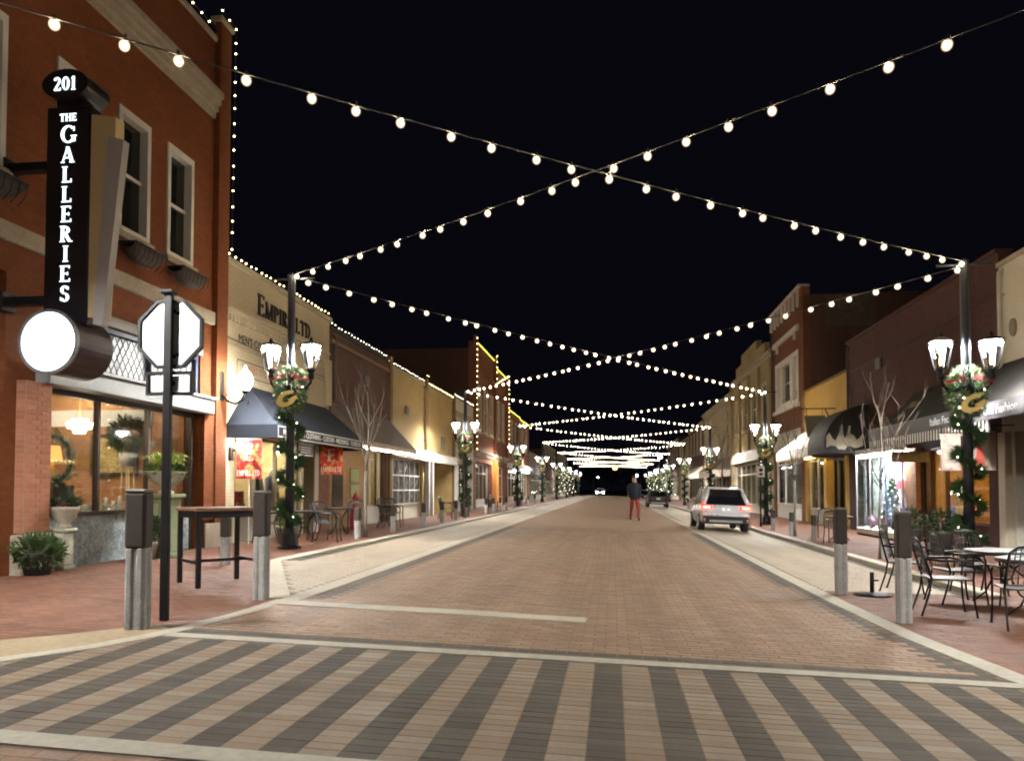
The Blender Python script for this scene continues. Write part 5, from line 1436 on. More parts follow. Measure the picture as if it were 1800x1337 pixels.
t = thing('window_lamp', 'glowing white shaded table lamp in the amber shop window', 'lamp', F.p(22.2,.95,-.55))
x_, y_, z_ = F.p(22.2,.58,-.55)
q = MB(); q.lathe([(.17,1.30),(.11,1.58)], (x_,y_,0), 14); q.build('lamp_shade', glow('lamp_shade_glow', (1,.86,.6), 9), t)
q = MB(); q.lathe([(.09,.98),(.03,1.02),(.06,1.12),(.02,1.3)], (x_,y_,0), 10); q.build('lamp_base', M_stone, t)
q = MB(); q.bbox(x_-.2,x_+.2,y_-.3,y_+.3,.58,.98,.01); q.build('white_cabinet', M_white, t)
t = thing('traffic_light_toy', 'small red light glowing inside the dark window left of the white post', 'lamp', F.p(19.6,.9,-.6)); x_, y_, z_ = F.p(19.6,0,-.6)
q = MB(); q.ico((x_,y_,1.12), .06, 2); q.build('red_lens', glow('red_lens_glow', (1,.03,.02), 12), t); q = MB(); q.bbox(x_+.06,x_+.14,y_-.07,y_+.07,.58,1.22,.01); q.build('body', M_black, t)
# bay display window with the christmas tree
t = thing('bay_display', 'brightly lit projecting glass display case with snowy holiday scene', 'display window', (8.4, 25, 0))
plan = [(8.66,23.97),(8.05,22.75),(8.05,24.1),(8.05,25.5),(8.05,26.85),(8.66,27.9)]
fr = MB()
for x, y in plan: fr.box(x-.02,x+.02,y-.02,y+.02,.18,2.56)
fro = fr.build('frame', mat('alu_frame', (.4,.4,.4), .4, .6), t)
for k, ((x0,y0),(x1,y1)) in enumerate(zip(plan, plan[1:])):
    a = Vector((x0,y0,0)); b = Vector((x1,y1,0)); d = (b-a).normalized()*.022; n_ = Vector((-d.y,d.x,0))*.1
    g = MB(); p0, p1 = a+d, b-d
    g.add([(p.x+o.x, p.y+o.y, z) for o in (n_,-n_) for p,z in ((p0,.2),(p1,.2),(p1,2.54),(p0,2.54))], [(0,1,2,3),(7,6,5,4),(0,4,5,1),(2,6,7,3),(1,5,6,2),(3,7,4,0)]); g.build('pane', M_glass, fro)
def planp(mb, z0, z1, m, name, grow=0.0):
    P = [(x-grow, y) for x, y in plan]; mb.prism(P, lambda a,b: (a,b,z0), lambda a,b: (a,b,z1)); return mb.build(name, m, t)
planp(MB(), 2.56, 2.72, M_white, 'canopy', .03); planp(MB(), .02, .18, M_cream, 'plinth', .03); planp(MB(), -.2, .018, M_maroonb if 'M_maroonb' in globals() else B_maroon, 'base')
q = MB(); q.box(8.62,9.0,23.9,23.95,.2,2.55); q.box(8.62,9.0,28.0,28.05,.2,2.55); q.box(9.0,9.05,23.95,28.0,.2,2.55); q.build('backdrop', mat('snow_backdrop', (.60,.64,.72), .8, 0, .3, 1.5), t)
for k, (c_, u0_, u1_) in enumerate((((.50,.62,.56),27.2,28.0),((.30,.45,.70),26.0,27.1),((.62,.50,.62),24.9,25.95),((.70,.68,.72),23.96,24.85))):
    q = MB(); q.box(8.92,8.99,u0_,u1_,.3,2.5); q.build('painted_panel', mat(f'display_panel_{k}', c_, .8, 0, .35, 3), t)
q = MB(); q.box(8.62,9.0,23.95,28.0,.12,.2); q.build('snow_floor', M_white, t)
q = MB(); q.box(8.7,9.0,23.95,28.0,2.56,2.66); q.build('ceiling', M_white, t)
q = MB(); q.box(8.2,8.5,23.6,27.2,2.50,2.54); q.build('strip_light', glow('display_glow', (.95,.96,1), 240), t)
def xmas_tree(label, x, y, z, h, r, n=700, lit=40, bm=None, name='christmas_tree'):
    t = thing(name, label, 'christmas tree', (x,y,z)); rr = random.Random(int(x*7+y*3))
    q = MB()
    for _ in range(n):
        f = rr.random()**.8; a = rr.uniform(0,2*math.pi); rad = r*(1-f)*(.75+.25*math.sin(f*38)); p = (x+math.cos(a)*rad, y+math.sin(a)*rad, z+.15*h+f*h*.85)
        spray(q, p, (math.cos(a), math.sin(a), -.2), rr, .12*h/1.6, 3, .014*h/1.6)
    q.build('needles', M_fir, t, kind='stuff'); q = MB(); q.tube([(x,y,z),(x,y,z+h*.9)], [.04,.01], 6); q.build('trunk', M_bark, t)
    q = MB()
    for k in range(lit):
        f = (k+.5)/lit; a = k*2.4; rad = r*(1-f)*1.05+.03; q.octa((x+math.cos(a)*rad, y+math.sin(a)*rad, z+.15*h+f*h*.84), .022*max(1,h/2.2))
    q.build('bulbs', bm or M_fairyw, t, kind='stuff')
xmas_tree('small lit christmas tree inside the bright display case', 8.5, 24.9, .2, 1.6, .34, 500, 40)
t = thing('snowman_panel', 'red and white holiday figures hanging in the display case', 'decoration', (8.7, 24.8, 1.2))
q = MB(); q.bbox(8.8,8.84,24.3,25.4,2.05,2.35,.01); q.bbox(8.8,8.84,24.3,25.4,1.45,1.75,.01); q.build('red_panel', mat('decor_red', (.5,.06,.08), .6, 0, .2, 6), t)
q = MB(); q.bbox(8.8,8.84,24.3,25.4,1.752,2.048,.01); q.build('white_panel', M_white, t)
q = MB()
for k in range(9): q.ico((8.3+.1*(k%3), 23.6+.42*k, .36+.06*(k%2)), .13, 1, (1,1,1.3))
q.build('figurines', mat('figurine', (.22,.09,.16), .6, 0, .6, 6), t)
t = thing('blue_gnome', 'blue lit ornament at the near foot of the display case', 'ornament', (8.0, 22.9, .0)); q = MB(); q.lathe([(.1,.0),(.12,.3),(.05,.75),(.01,1.0)], (8.2,23.15,.2), 10); q.build('body', glow('blue_ornament_glow', (.15,.25,.9), 1.2), t); q = MB(); q.lathe([(.16,.02),(.16,.2)], (8.2,23.15,0), 10); q.build('foot', M_white, t)
# awnings right
aw = awning('black_awning', 'long black shed awning with white lettering and striped valance, right of the lamp post', F, 12.5, 23.4, 4.25, 2.86, 1.32, .05, M_dome)
FRR = (R(90), 0, R(-90))
ltm = mat('awning_white_letter', (.50,.52,.55), .5, 0, 0)
q = MB(); F.box(q, 12.5, 23.4, 2.82, 3.16, 1.325, 1.34); q.build('fascia', mat('awning_grey', (.10,.10,.11), .7), aw)
small_text('lettering', 'Italian Foods', .25, ltm, aw, F.p(18.4,2.99,1.345), FRR, .004, 'CENTER', 1.0)
small_text('lettering', 'Old Fashion', .25, ltm, aw, F.p(15.75,2.99,1.345), FRR, .004, 'CENTER', 1.1)
n_ = 90
for k in range(n_):
    a = 16.2 + (23.35-16.2)*k/n_; b = 16.2 + (23.35-16.2)*(k+1)/n_
    q = MB(); F.box(q, a, b-.001, 2.58, 2.818, 1.315, 1.327); q.build('valance_strip', M_white if k % 2 else M_dome, aw)
small_text('gold_lettering', 'Main\nFo', .46, mat('dull_gold', (.25,.18,.06), .6), aw, F.p(22.3,3.62,.66), (R(43), 0, R(-90)), .003, 'CENTER', .9)
t = thing('barrel_awning', 'domed black canvas awning with pale horse-mane mural on its end', 'awning', F.p(27.6,2.7,0))
q = MB(); P = [(0,2.70),(1.45,2.70)] + [(1.45*math.cos(R(7.5*k)), 2.95+1.4*math.sin(R(7.5*k))) for k in range(13)]
q.prism(P, lambda d,z: F.p(27.6,z,.02+d), lambda d,z: F.p(29.9,z,.02+d)); q.build('canvas', M_dome, t)
def mural(P): 
    q = MB(); q.prism(P, lambda d,z: F.p(27.592,z,d), lambda d,z: F.p(27.599,z,d)); q.build('mural', mat('mural_cream', (.50,.45,.33), .8, 0, .2, 8), t)
rr = random.Random(2)
top = [(1.40-.1*k, 3.22+.12*math.sin(k*1.7)+.05*rr.random()+(.22 if k in (5,7) else 0)) for k in range(13)]
bot = [(.2+.1*k, 2.98-.12*rr.random()-(.16 if 5<k<9 else 0)) for k in range(13)]
mural(top + bot)
mural([(.62,3.3),(.60,3.62),(.66,3.62),(.72,3.3)]); mural([(.85,3.3),(.86,3.66),(.92,3.64),(.95,3.3)])
aw = awning('white_awning', 'white canvas awning with brown scalloped end over the yellow shop', F, 30.3, 36.6, 4.05, 3.08, 1.25, .42, mat('white_canvas', (.50,.45,.36), .8, 0, .08, 3), 0, None, .02, .02, True)
q = MB(); q.prism([(.03,2.62),(1.24,2.62),(1.24,3.06),(.03,4.02)], lambda d,z: F.p(30.262,z,d), lambda d,z: F.p(30.279,z,d)); q.build('end_panel', mat('brown_canvas', (.09,.05,.035), .85), aw)
q = MB()
for k in range(5): q.prism([(.03+.24*k,2.61),(.27+.24*k,2.61),(.23+.24*k,2.53),(.15+.24*k,2.5),(.07+.24*k,2.53)], lambda d,z: F.p(30.263,z,d), lambda d,z: F.p(30.278,z,d))
q.build('end_scallop', mat('scallop_grey', (.3,.27,.24), .85), aw)
def banner(label, x0, x1, y, z0, z1, m, m2):
    t = thing('hanging_banner', label, 'flag', ((x0+x1)/2, y, z0), 0, 'banners under the black awning')
    q = MB(); n = 8
    for i in range(n):
        a = x0+(x1-x0)*i/n; b = x0+(x1-x0)*(i+1)/n; ya, yb = y+.02*math.sin(i*.9), y+.02*math.sin((i+1)*.9)
        q.add([(a,ya,z0),(b,yb,z0),(b,yb,z1),(a,ya,z1),(a,ya+.006,z0),(b,yb+.006,z0),(b,yb+.006,z1),(a,ya+.006,z1)], [(0,1,2,3),(7,6,5,4)], True)
    q.build('cloth', m, t); q = MB(); q.bar((x0-.03,y+.005,z1+.012),(x1+.03,y+.005,z1+.012),.02); q.bar((x0+.03,y,z1+.01),(x0+.03,y,z1+.16),.01); q.bar((x1-.03,y,z1+.01),(x1-.03,y,z1+.16),.01); q.build('rod', M_black, t)
    q = MB(); w_ = x1-x0
    if m2: q.prism([(x0+.06*w_,z0+.12),(x0+.5*w_,z0+.1),(x0+.32*w_,z0+.5),(x0+.14*w_,z0+.52)], lambda a,b: (a,y-.028,b), lambda a,b: (a,y-.022,b)); q.build('print', m2, t)
banner('white banner with brown floral print left of the right lamp post', 6.86, 7.26, 17.2, 1.84, 2.62, mat('floral_cloth', (.20,.15,.125), .8, 0, .55, 9), None)
banner('beige banner with a red stripe right of the right lamp post', 7.50, 7.95, 17.2, 1.84, 2.68, mat('beige_cloth', (.42,.36,.30), .8, 0, .1, 6), mat('banner_red', (.45,.08,.06), .8))
t = thing('hanging_board', 'weathered wooden board sign hanging before the amber shop', 'sign', (8.0, 22.2, 2.2)); q = MB(); q.bbox(7.55,8.5,22.1,22.16,2.18,2.48,.01); q.build('board', mat('old_board', (.28,.22,.12), .8, 0, .35, 14), t); q = MB(); q.bar((7.65,22.13,2.48),(7.65,22.13,2.78),.012); q.bar((8.4,22.13,2.48),(8.4,22.13,2.78),.012); q.build('chain', M_black, t)

# yellow shop
t, F, wo = building('yellow_shop', 'yellow stucco single-storey shop beside the tall brick house', 1, 29.9, 36.5, 5.85, B_yellow, [(30.4,33.0,-.3,2.75),(33.4,36.0,-.3,2.75)], 12)
q = MB(); F.box(q, 29.9, 36.5, 5.85, 5.93, -.34, .05); q.build('coping', mat('dark_tan', (.19,.125,.06)), t)
storefront(t, F, 33.4, 36.0, gz(FX), 2.73, 2, M_white, .6, M_white, None, None, -.15); storefront(t, F, 30.4, 33.0, gz(FX), 2.73, 2, mat('grey_frame', (.3,.3,.3), .5), .1, None, None, M_darkglass, -.5)
room(t, F, 33.45, 35.95, .0, 2.8, 2.5, mat('dim_wall', (.16,.13,.11)), None, None, None, (1,.9,.75), 3, 1)
q = MB(); F.box(q, 30.5, 35.9, 2.77, 2.85, .1, .16); q.build('downlight', glow('yellow_shop_glow', (1,.72,.3), 14), t)
t = thing('bracket_sign', 'grey cup-shaped sign hanging from an iron bracket on the yellow shop', 'sign', F.p(31.5,4.4,0)); q = MB(); q.prism([(.4,4.35),(1.2,4.35),(1.1,3.55),(.95,3.4),(.62,3.4),(.48,3.55)], lambda d,z: F.p(31.48,z,d), lambda d,z: F.p(31.54,z,d)); q.build('board', mat('board_grey', (.22,.20,.18), .7), t); q = MB(); q.bar(F.p(31.51,4.62,0), F.p(31.51,4.62,1.35), .04); q.tube([F.p(31.51,4.15,0),F.p(31.51,4.3,.25),F.p(31.51,4.6,.4)], .02, 6); q.bar(F.p(31.51,4.35,.5), F.p(31.51,4.62,.5), .015); q.bar(F.p(31.51,4.35,1.1), F.p(31.51,4.62,1.1), .015); q.build('bracket', M_black, t)
# tall brick house
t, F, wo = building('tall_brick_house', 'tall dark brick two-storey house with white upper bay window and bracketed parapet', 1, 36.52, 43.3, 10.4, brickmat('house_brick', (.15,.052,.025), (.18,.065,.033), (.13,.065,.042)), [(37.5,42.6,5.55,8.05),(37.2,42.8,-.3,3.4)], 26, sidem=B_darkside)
q = MB(); F.box(q, 36.55, 43.3, 10.4, 10.8, -.32, .06); q.build('parapet', mat('brick_plain', (.24,.10,.055), .85), t)
q = MB(); F.box(q, 36.55, 43.3, 10.8, 10.92, -.34, .2, .02); cp = q.build('parapet_cap', M_white, t)
for k in range(8):
    u = 37.0 + .85*k; q = MB(); F.box(q, u, u+.16, 9.95, 10.79, .062, .17); q.build('bracket', M_white, cp)
q = MB(); F.box(q, 37.3, 42.8, 8.95, 9.2, .002, .12); F.box(q, 37.9, 38.1, 8.6, 8.948, .002, .1); F.box(q, 41.9, 42.1, 8.6, 8.948, .002, .1); q.build('window_hood', M_white, t)
for a, b in ((37.5,38.9),(38.92,41.2),(41.22,42.6)): window(t, F, a, b, 5.55, 8.05, M_white, M_darkglass if b-a > 2 else mat('pale_panel', (.5,.49,.46), .7), b-a > 2, .28 if b-a > 2 else .2, False)
q = MB(); F.box(q, 37.3, 42.8, 5.35, 5.54, .002, .14); q.build('sill_band', M_white, t)
q = MB(); F.box(q, 37.2, 42.8, 3.42, 4.3, .002, .10); q.build('transom_band', mat('pale_carved', (.5,.48,.42), .7, 0, .45, 5), t)
storefront(t, F, 37.2, 42.8, gz(FX), 3.38, 3, M_white, .7, M_white, 2.7, None, -.12)
room(t, F, 37.25, 42.75, .0, 3.4, 2.6, mat('pale_wall', (.5,.48,.42), .8), None, None, None, (1,.92,.8), 6, 2)
q = MB(); q.box(9.75,11.9,36.505,36.515,8.9,10.35); q.build('ghost_panel', mat('ghost_paint', (.11,.085,.07), .9, 0, .3, 3), t)
small_text('ghost_lettering', 'BA', .95, mat('ghost_letter', (.15,.12,.10), .9, 0, .3, 3), t, (10.75,36.5,9.95), (R(90),0,0), .002)
# cream two-storey with stepped parapet
t, F = plain_block('stepped_parapet_building', 'tan two-storey building with stepped parapet and tall pilasters', 1, 43.4, 58.0, 9.3, mat('tan_render', (.36,.29,.165), .85, 0, .12, 1.2), 4, lit=14, wz=(5.2,7.6), lcol=(.9,.97,1))
q = MB(); F.box(q, 45.5, 55.8, 9.3, 9.9, -.3, .02); F.box(q, 48, 53.5, 9.9, 10.5, -.3, .018); q.build('parapet_step', mat('tan_render', (.50,.42,.26)), t)
q = MB()
for u in (43.5,46.9,50.4,53.9,57.4): F.box(q, u, u+.45, 3.9, 8.7, .002, .16)
q.build('pilaster', mat('tan_render', (.50,.42,.26)), t)
q = MB(); F.box(q, 44, 57.4, 3.2, 3.85, .002, .2); q.build('signboard', M_cream, t)
t, F = plain_block('pale_two_storey', 'pale two-storey building with a big blank sign panel', 1, 58.1, 75.8, 8.7, mat('pale_render', (.36,.32,.235), .85, 0, .12, 1.2), 5, lit=6, wz=(5.6,7.6))
q = MB(); F.box(q, 60, 69, 4.3, 7.8, .045, .12); q.build('sign_panel', mat('panel_tan', (.42,.36,.25), .8), t)
awning('striped_awning', 'dark awning with striped valance on the pale two-storey building', F, 59, 68, 3.9, 2.9, 1.3, .5, mat('taupe_canvas', (.15,.115,.09)), 0, M_cream)
plain_block('brown_block', 'brown brick block beyond the pale two-storey building', 1, 75.9, 90, 8.2, B_brown, 4, lit=8)
plain_block('ochre_block', 'ochre stucco block far down the right side', 1, 90.1, 104, 7.6, B_tan, 4, lit=5)
plain_block('maroon_block', 'dark maroon block farther down the right side', 1, 104.1, 126, 8.4, B_maroon, 5, lit=5)
plain_block('end_block', 'last grey block on the right side of the street', 1, 126.2, 152, 5.2, mat('grey_stucco', (.3,.3,.3)), 0, lit=6)
awning('white_far_awning', 'pale awning far down the right pavement', F, 76.5, 84, 3.7, 2.8, 1.4, .3, mat('white_canvas', (.66,.61,.52)))
# no-parking sign post near the second right lamp post
t = thing('parking_sign', 'white parking sign on a slim black post beside the second right lamp post', 'traffic sign', (6.15, 33.4, gz(6.15)))
q = MB(); q.tube([(6.15,33.4,gz(6.15)),(6.15,33.4,2.45)], .035, 8); q.build('post', M_black, t)
q = MB(); q.bbox(6.0,6.32,33.33,33.35,1.95,2.4,.004); q.build('plate', M_white, t)
q = MB(); q.bbox(6.09,6.23,33.322,33.329,2.02,2.12,.002); q.prism([(.08*math.cos(R(30*k)), .08*math.sin(R(30*k))) for k in range(12)], lambda a,b: (6.16+a,33.329,2.25+b), lambda a,b: (6.16+a,33.322,2.25+b)); q.build('symbol', M_signblk, t)
# ================================================================== vehicles
def loft(mb, rings, close=True, smooth=True):
    n = len(rings[0]); vs = [p for r in rings for p in r]
    fs = [(i*n+k, i*n+(k+1)%n, (i+1)*n+(k+1)%n, (i+1)*n+k) for i in range(len(rings)-1) for k in range(n)]
    mb.add(vs, fs, smooth)
    o = len(mb.v) - len(vs)
    if close:
        mb.f.append(tuple(o+k for k in reversed(range(n)))); mb.sm.append(False)
        mb.f.append(tuple(o+(len(rings)-1)*n+k for k in range(n))); mb.sm.append(False)
    return mb
def make_car(label, x, y, paint, suv=True, lights=True, roll=0.0, rz=0.0, far=False):
    t = thing('parked_car', label, 'car', (x, y, gz(x, True)), R(rz)); t.rotation_euler = (0, R(roll), R(rz))
    H = 1.68 if suv else 1.45; L = 4.6; hw = .90; belt = 1.02 if suv else .92
    def loc(mbx, name, m, parent=t): 
        o = bpy.data.objects.new(name, mbx.mesh(name, m)); col.objects.link(o); o.parent = parent; return o
    st = [(0,.80,.50,belt-.12),(.06,.86,.36,belt-.02),(.25,.895,.30,belt),(.9,.90,.26,belt+.02),(2.3,.90,.25,belt),(3.3,.90,.26,belt-.06),(4.1,.88,.28,belt-.16),(4.5,.78,.34,belt-.26),(L,.66,.44,belt-.36)]
    rings = []
    for yy, w, zb, zt in st:
        rings.append([(-w*.88,yy,zb),(-w*.98,yy,zb+.10),(-w,yy,(zb+zt)/2),(-w*.985,yy,zt-.12),(-w*.90,yy,zt),(w*.90,yy,zt),(w*.985,yy,zt-.12),(w,yy,(zb+zt)/2),(w*.98,yy,zb+.10),(w*.88,yy,zb)])
    b = MB(); loft(b, rings); body = loc(b, 'body', paint)
    g = MB(); gs = ([(.10,.78,.80,belt-.03,belt+.01),(.48,.61,.79,belt,H-.10),(.85,.58,.79,belt,H-.02),(2.2,.60,.80,belt,H),(2.9,.60,.80,belt,H-.08),(3.75,.72,.80,belt-.08,belt-.04)] if suv else
                   [(.55,.74,.80,belt-.03,belt+.0),(1.15,.62,.80,belt,H-.08),(1.8,.60,.80,belt,H),(2.5,.60,.80,belt,H-.03),(3.5,.72,.80,belt-.1,belt-.06)])
    rings = [[(-wb,yy,zb),(-(wt+wb)/2-.02,yy,(zb+zt)/2),(-wt,yy,zt-.04),(-wt*.9,yy,zt),(wt*.9,yy,zt),(wt,yy,zt-.04),((wt+wb)/2+.02,yy,(zb+zt)/2),(wb,yy,zb)] for yy, wt, wb, zb, zt in gs]
    loft(g, rings); gh = loc(g, 'window_glass', mat('car_glass', (.010,.011,.013), .05, 0, 0, spec=.7, coat=.5), body)
    r = MB()
    rr_ = gs[1:-1]
    r_rings = [[(-wt*1.02,yy,zt-.05),(-wt*.9,yy,zt+.012),(wt*.9,yy,zt+.012),(wt*1.02,yy,zt-.05),(wt*.9,yy,zt-.06),(-wt*.9,yy,zt-.06)] for yy, wt, wb, zb, zt in rr_]
    loft(r, r_rings); loc(r, 'roof', paint)
    p = MB()
    for s in (-1, 1):
        a, c = gs[1], gs[0]
        p.tube([(s*(c[2]+.02),c[0]+.05,belt-.02),(s*(a[1]+.06),a[0]*.75+c[0]*.25,(belt+H)/2),(s*(a[1]+.015),a[0]+.03,a[4]-.03)], [.12,.10,.075], 6)
        m_ = gs[2]; p.tube([(s*.815,2.1,belt),(s*.66,2.1,H-.03)], .035, 6); p.tube([(s*.815,3.35,belt-.05),(s*.66,2.85,H-.1)], .04, 6)
        p.tube([(s*.815,1.0,belt),(s*.67,.95,H-.05)], .05, 6)
    loc(p, 'pillar', paint, body)
    if suv:
        q = MB()
        for s in (-1,1): q.tube([(s*.53,.7,H-.02),(s*.53,.85,H+.035),(s*.54,2.3,H+.04),(s*.55,2.5,H-.02)], .015, 6)
        loc(q, 'roof_rail', mat('chrome', (.6,.6,.62), .2, 1, 0), body)
        q = MB(); q.bbox(-.56,.56,.28,.5,H-.10,H-.05,.02); loc(q, 'spoiler', paint, body)
    dk = mat('car_plastic', (.02,.02,.02), .6, 0, .1)
    q = MB(); q.bbox(-.84,.84,-.045,.2,.30,.58,.04); loc(q, 'rear_bumper', dk, body)
    q = MB(); q.bbox(-.60,.60,-.062,.0,.36,.45,.015); loc(q, 'skid_plate', mat('silver_plastic', (.45,.44,.44), .4, .5), body)
    q = MB(); q.bbox(-.86,.86,-.03,.12,.585,.66,.02); loc(q, 'bumper_trim', paint, body)
    red = glow('tail_glow', (1,.34,.2), 9) if lights else mat('tail_red', (.25,.02,.02), .3)
    for s in (-1, 1):
        q = MB(); q.bbox(s*.46,s*.895,-.02,.22,belt-.19,belt-.05,.035); h = loc(q, 'tail_light', glow('tail_lens_glow', (1,.022,.012), 9) if lights else mat('tail_red_lens', (.25,.02,.02), .25), body)
        if lights:
            q = MB(); q.bbox(s*.58,s*.84,-.032,-.01,belt-.14,belt-.085,.008); loc(q, 'lamp', red, h)
        q = MB(); q.bbox(s*.74,s*.82,-.056,-.03,.38,.5,.01); loc(q, 'reflector', mat('reflector', (.5,.2,.18), .3), body)
    q = MB(); q.bbox(-.16,.16,-.035,-.0,.70,.82,.005); loc(q, 'licence_plate', M_white, body)
    if lights:
        for s in (-1,1):
            q = MB(); q.bbox(s*.07,s*.12,-.03,.0,.845,.86,.003); loc(q, 'plate_light', glow('plate_glow', (1,.95,.9), 6), body)
    for s in (-1, 1):
        for wy in (.82, 3.62):
            q = MB(); rp = [(.335,-.11),(.355,-.07),(.355,.07),(.335,.11)]
            vs = []; n = 22
            q.tube([(s*.80-.11,wy,.34),(s*.80-.09,wy,.34),(s*.80+.09,wy,.34),(s*.80+.11,wy,.34)], [.31,.345,.345,.31], 22, True, False); w_ = loc(q, 'wheel', mat('tyre', (.02,.02,.02), .85, 0, .1), t)
            q = MB(); q.tube([(s*.915,wy,.34),(s*.922,wy,.34)], [.21,.2], 14, True, False); loc(q, 'rim', mat('alloy', (.5,.5,.52), .3, .8), w_)
    for s in (-1, 1):
        q = MB(); q.bbox(s*.92,s*1.08,2.75,2.88,belt-.0,belt+.15,.03); q.bar((s*.86,2.85,belt+.02),(s*.95,2.82,belt+.04),.04); loc(q, 'mirror', paint, body)
    return t
M_silver = mat('silver_paint', (.74,.74,.76), .3, .2, .04, coat=.6)
M_dkpaint = mat('charcoal_paint', (.05,.052,.06), .3, .5, .05, coat=.7)
make_car('silver crossover car with red tail lights lit, parked on the right', 4.12, 29.3, M_silver, True, True, 2.2, 0)
make_car('dark parked sedan beyond the silver car, lights off', 3.75, 66, M_dkpaint, False, False, 2.2, 0)
make_car('dark sedan parked ahead of the other dark sedan', 3.6, 88.0, mat('navy_paint_car', (.03,.035,.06), .3, .5), False, False, 2.2, 0)
t = make_car('distant car with blazing white headlights at the street end', -2.6, 158.0, M_silver, False, False, 0, 180)
for s in (-1, 1):
    q = MB(); q.ico((0,0,0), .16, 1); o = bpy.data.objects.new('headlight', q.mesh('headlight', glow('headlight_glow', (.8,.93,1), 160))); col.objects.link(o); o.parent = t; o.location = (s*.6, 4.5, .7)

# ================================================================== walking person
def person(x, y, h, rz):
    z0 = gz(x)
    J = {  # joint: (x, y, z) unit height, radius ; faces -Y
     'pel':(0,0,.52,.085,.06),'bel':(0,0,.60,.083,.058),'che':(0,.0,.73,.098,.066),'nec':(0,0,.835,.045,.045),'hd0':(0,-.005,.875,.045,.05),'hd1':(0,-.01,.925,.052,.06),'hd2':(0,-.005,.975,.040,.045),
     'hl':(.05,0,.49,.058,.058),'kl':(.066,-.085,.285,.042,.042),'al':(.066,-.11,.055,.026,.026),'tl':(.075,-.20,.022,.022,.02),
     'hr':(-.05,0,.49,.058,.058),'kr':(-.06,.045,.28,.042,.042),'ar':(-.062,.17,.075,.026,.026),'tr':(-.068,.10,.02,.022,.02),
     'sl':(.105,0,.80,.043,.043),'el':(.135,.045,.64,.034,.034),'wl':(.13,-.03,.51,.024,.024),'fl':(.128,-.055,.455,.02,.014),
     'sr':(-.105,0,.80,.043,.043),'er':(-.135,-.01,.64,.034,.034),'wr':(-.13,-.09,.52,.024,.024),'fr':(-.128,-.12,.47,.02,.014)}
    E_ = [('pel','bel'),('bel','che'),('che','nec'),('nec','hd0'),('hd0','hd1'),('hd1','hd2'),('pel','hl'),('hl','kl'),('kl','al'),('al','tl'),('pel','hr'),('hr','kr'),('kr','ar'),('ar','tr'),
          ('che','sl'),('sl','el'),('el','wl'),('wl','fl'),('che','sr'),('sr','er'),('er','wr'),('wr','fr')]
    ks = list(J); me = bpy.data.meshes.new('person_rig'); me.from_pydata([tuple(c*h for c in J[k][:3]) for k in ks], [(ks.index(a), ks.index(b)) for a, b in E_], [])
    o = bpy.data.objects.new('person_rig', me); col.objects.link(o)
    sk = o.modifiers.new('skin', 'SKIN'); sk.use_smooth_shade = True
    for i, k in enumerate(ks): me.skin_vertices[0].data[i].radius = (J[k][3]*h, J[k][4]*h); me.skin_vertices[0].data[i].use_root = (k == 'pel')
    o.modifiers.new('sub', 'SUBSURF').levels = 2
    dg = bpy.context.evaluated_depsgraph_get(); nm = bpy.data.meshes.new_from_object(o.evaluated_get(dg)); bpy.data.objects.remove(o)
    ms = [mat('red_trousers', (.34,.045,.04), .85, 0, .15, 12), mat('navy_jacket', (.018,.02,.035), .8, 0, .2, 12), mat('skin', (.50,.30,.22), .55, 0, .05), mat('dark_shoe', (.03,.025,.02), .6)]
    nm.materials.clear()
    for m in ms: nm.materials.append(m)
    for p in nm.polygons:
        c = p.center/h
        if abs(c.x) > .09 and c.z > .44: p.material_index = 2 if c.z < .505 else 1
        elif c.z > .848: p.material_index = 2
        elif c.z > .485: p.material_index = 1
        elif c.z < .06: p.material_index = 3
        else: p.material_index = 0
        p.use_smooth = True
    nm.name = 'person'
    t = bpy.data.objects.new('person', nm); col.objects.link(t); t.location = (x, y, z0+.01); t.rotation_euler = (0,0,R(rz))
    tag(t, 'person in dark jacket and red trousers walking down the middle of the street', 'person')
    q = MB(); q.lathe([(.052*h,.925*h),(.056*h,.95*h),(.05*h,.98*h),(.03*h,1.0*h),(.005*h,1.006*h)], (0,.012*h,0), 12, True, 0, .95, 1.1)
    hr = bpy.data.objects.new('hair', q.mesh('hair', mat('brown_hair', (.05,.03,.02), .8, 0, .2, 30))); col.objects.link(hr); hr.parent = t
    q = MB(); q.lathe([(.10*h,.47*h),(.108*h,.50*h),(.104*h,.60*h),(.112*h,.72*h),(.09*h,.80*h),(.05*h,.845*h)], (0,0,0), 14, True, 0, 1.0, .72)
    jk = bpy.data.objects.new('jacket', q.mesh('jacket', ms[1])); col.objects.link(jk); jk.parent = t
    q = MB(); q.add([(0,-.075*h,.925*h),(.008*h,-.055*h,.905*h),(-.008*h,-.055*h,.905*h),(0,-.055*h,.94*h)], [(0,1,3),(0,3,2),(0,2,1)]); ns = bpy.data.objects.new('nose', q.mesh('nose', ms[2])); col.objects.link(ns); ns.parent = t
person(.98, 36.4, 2.1, 8)

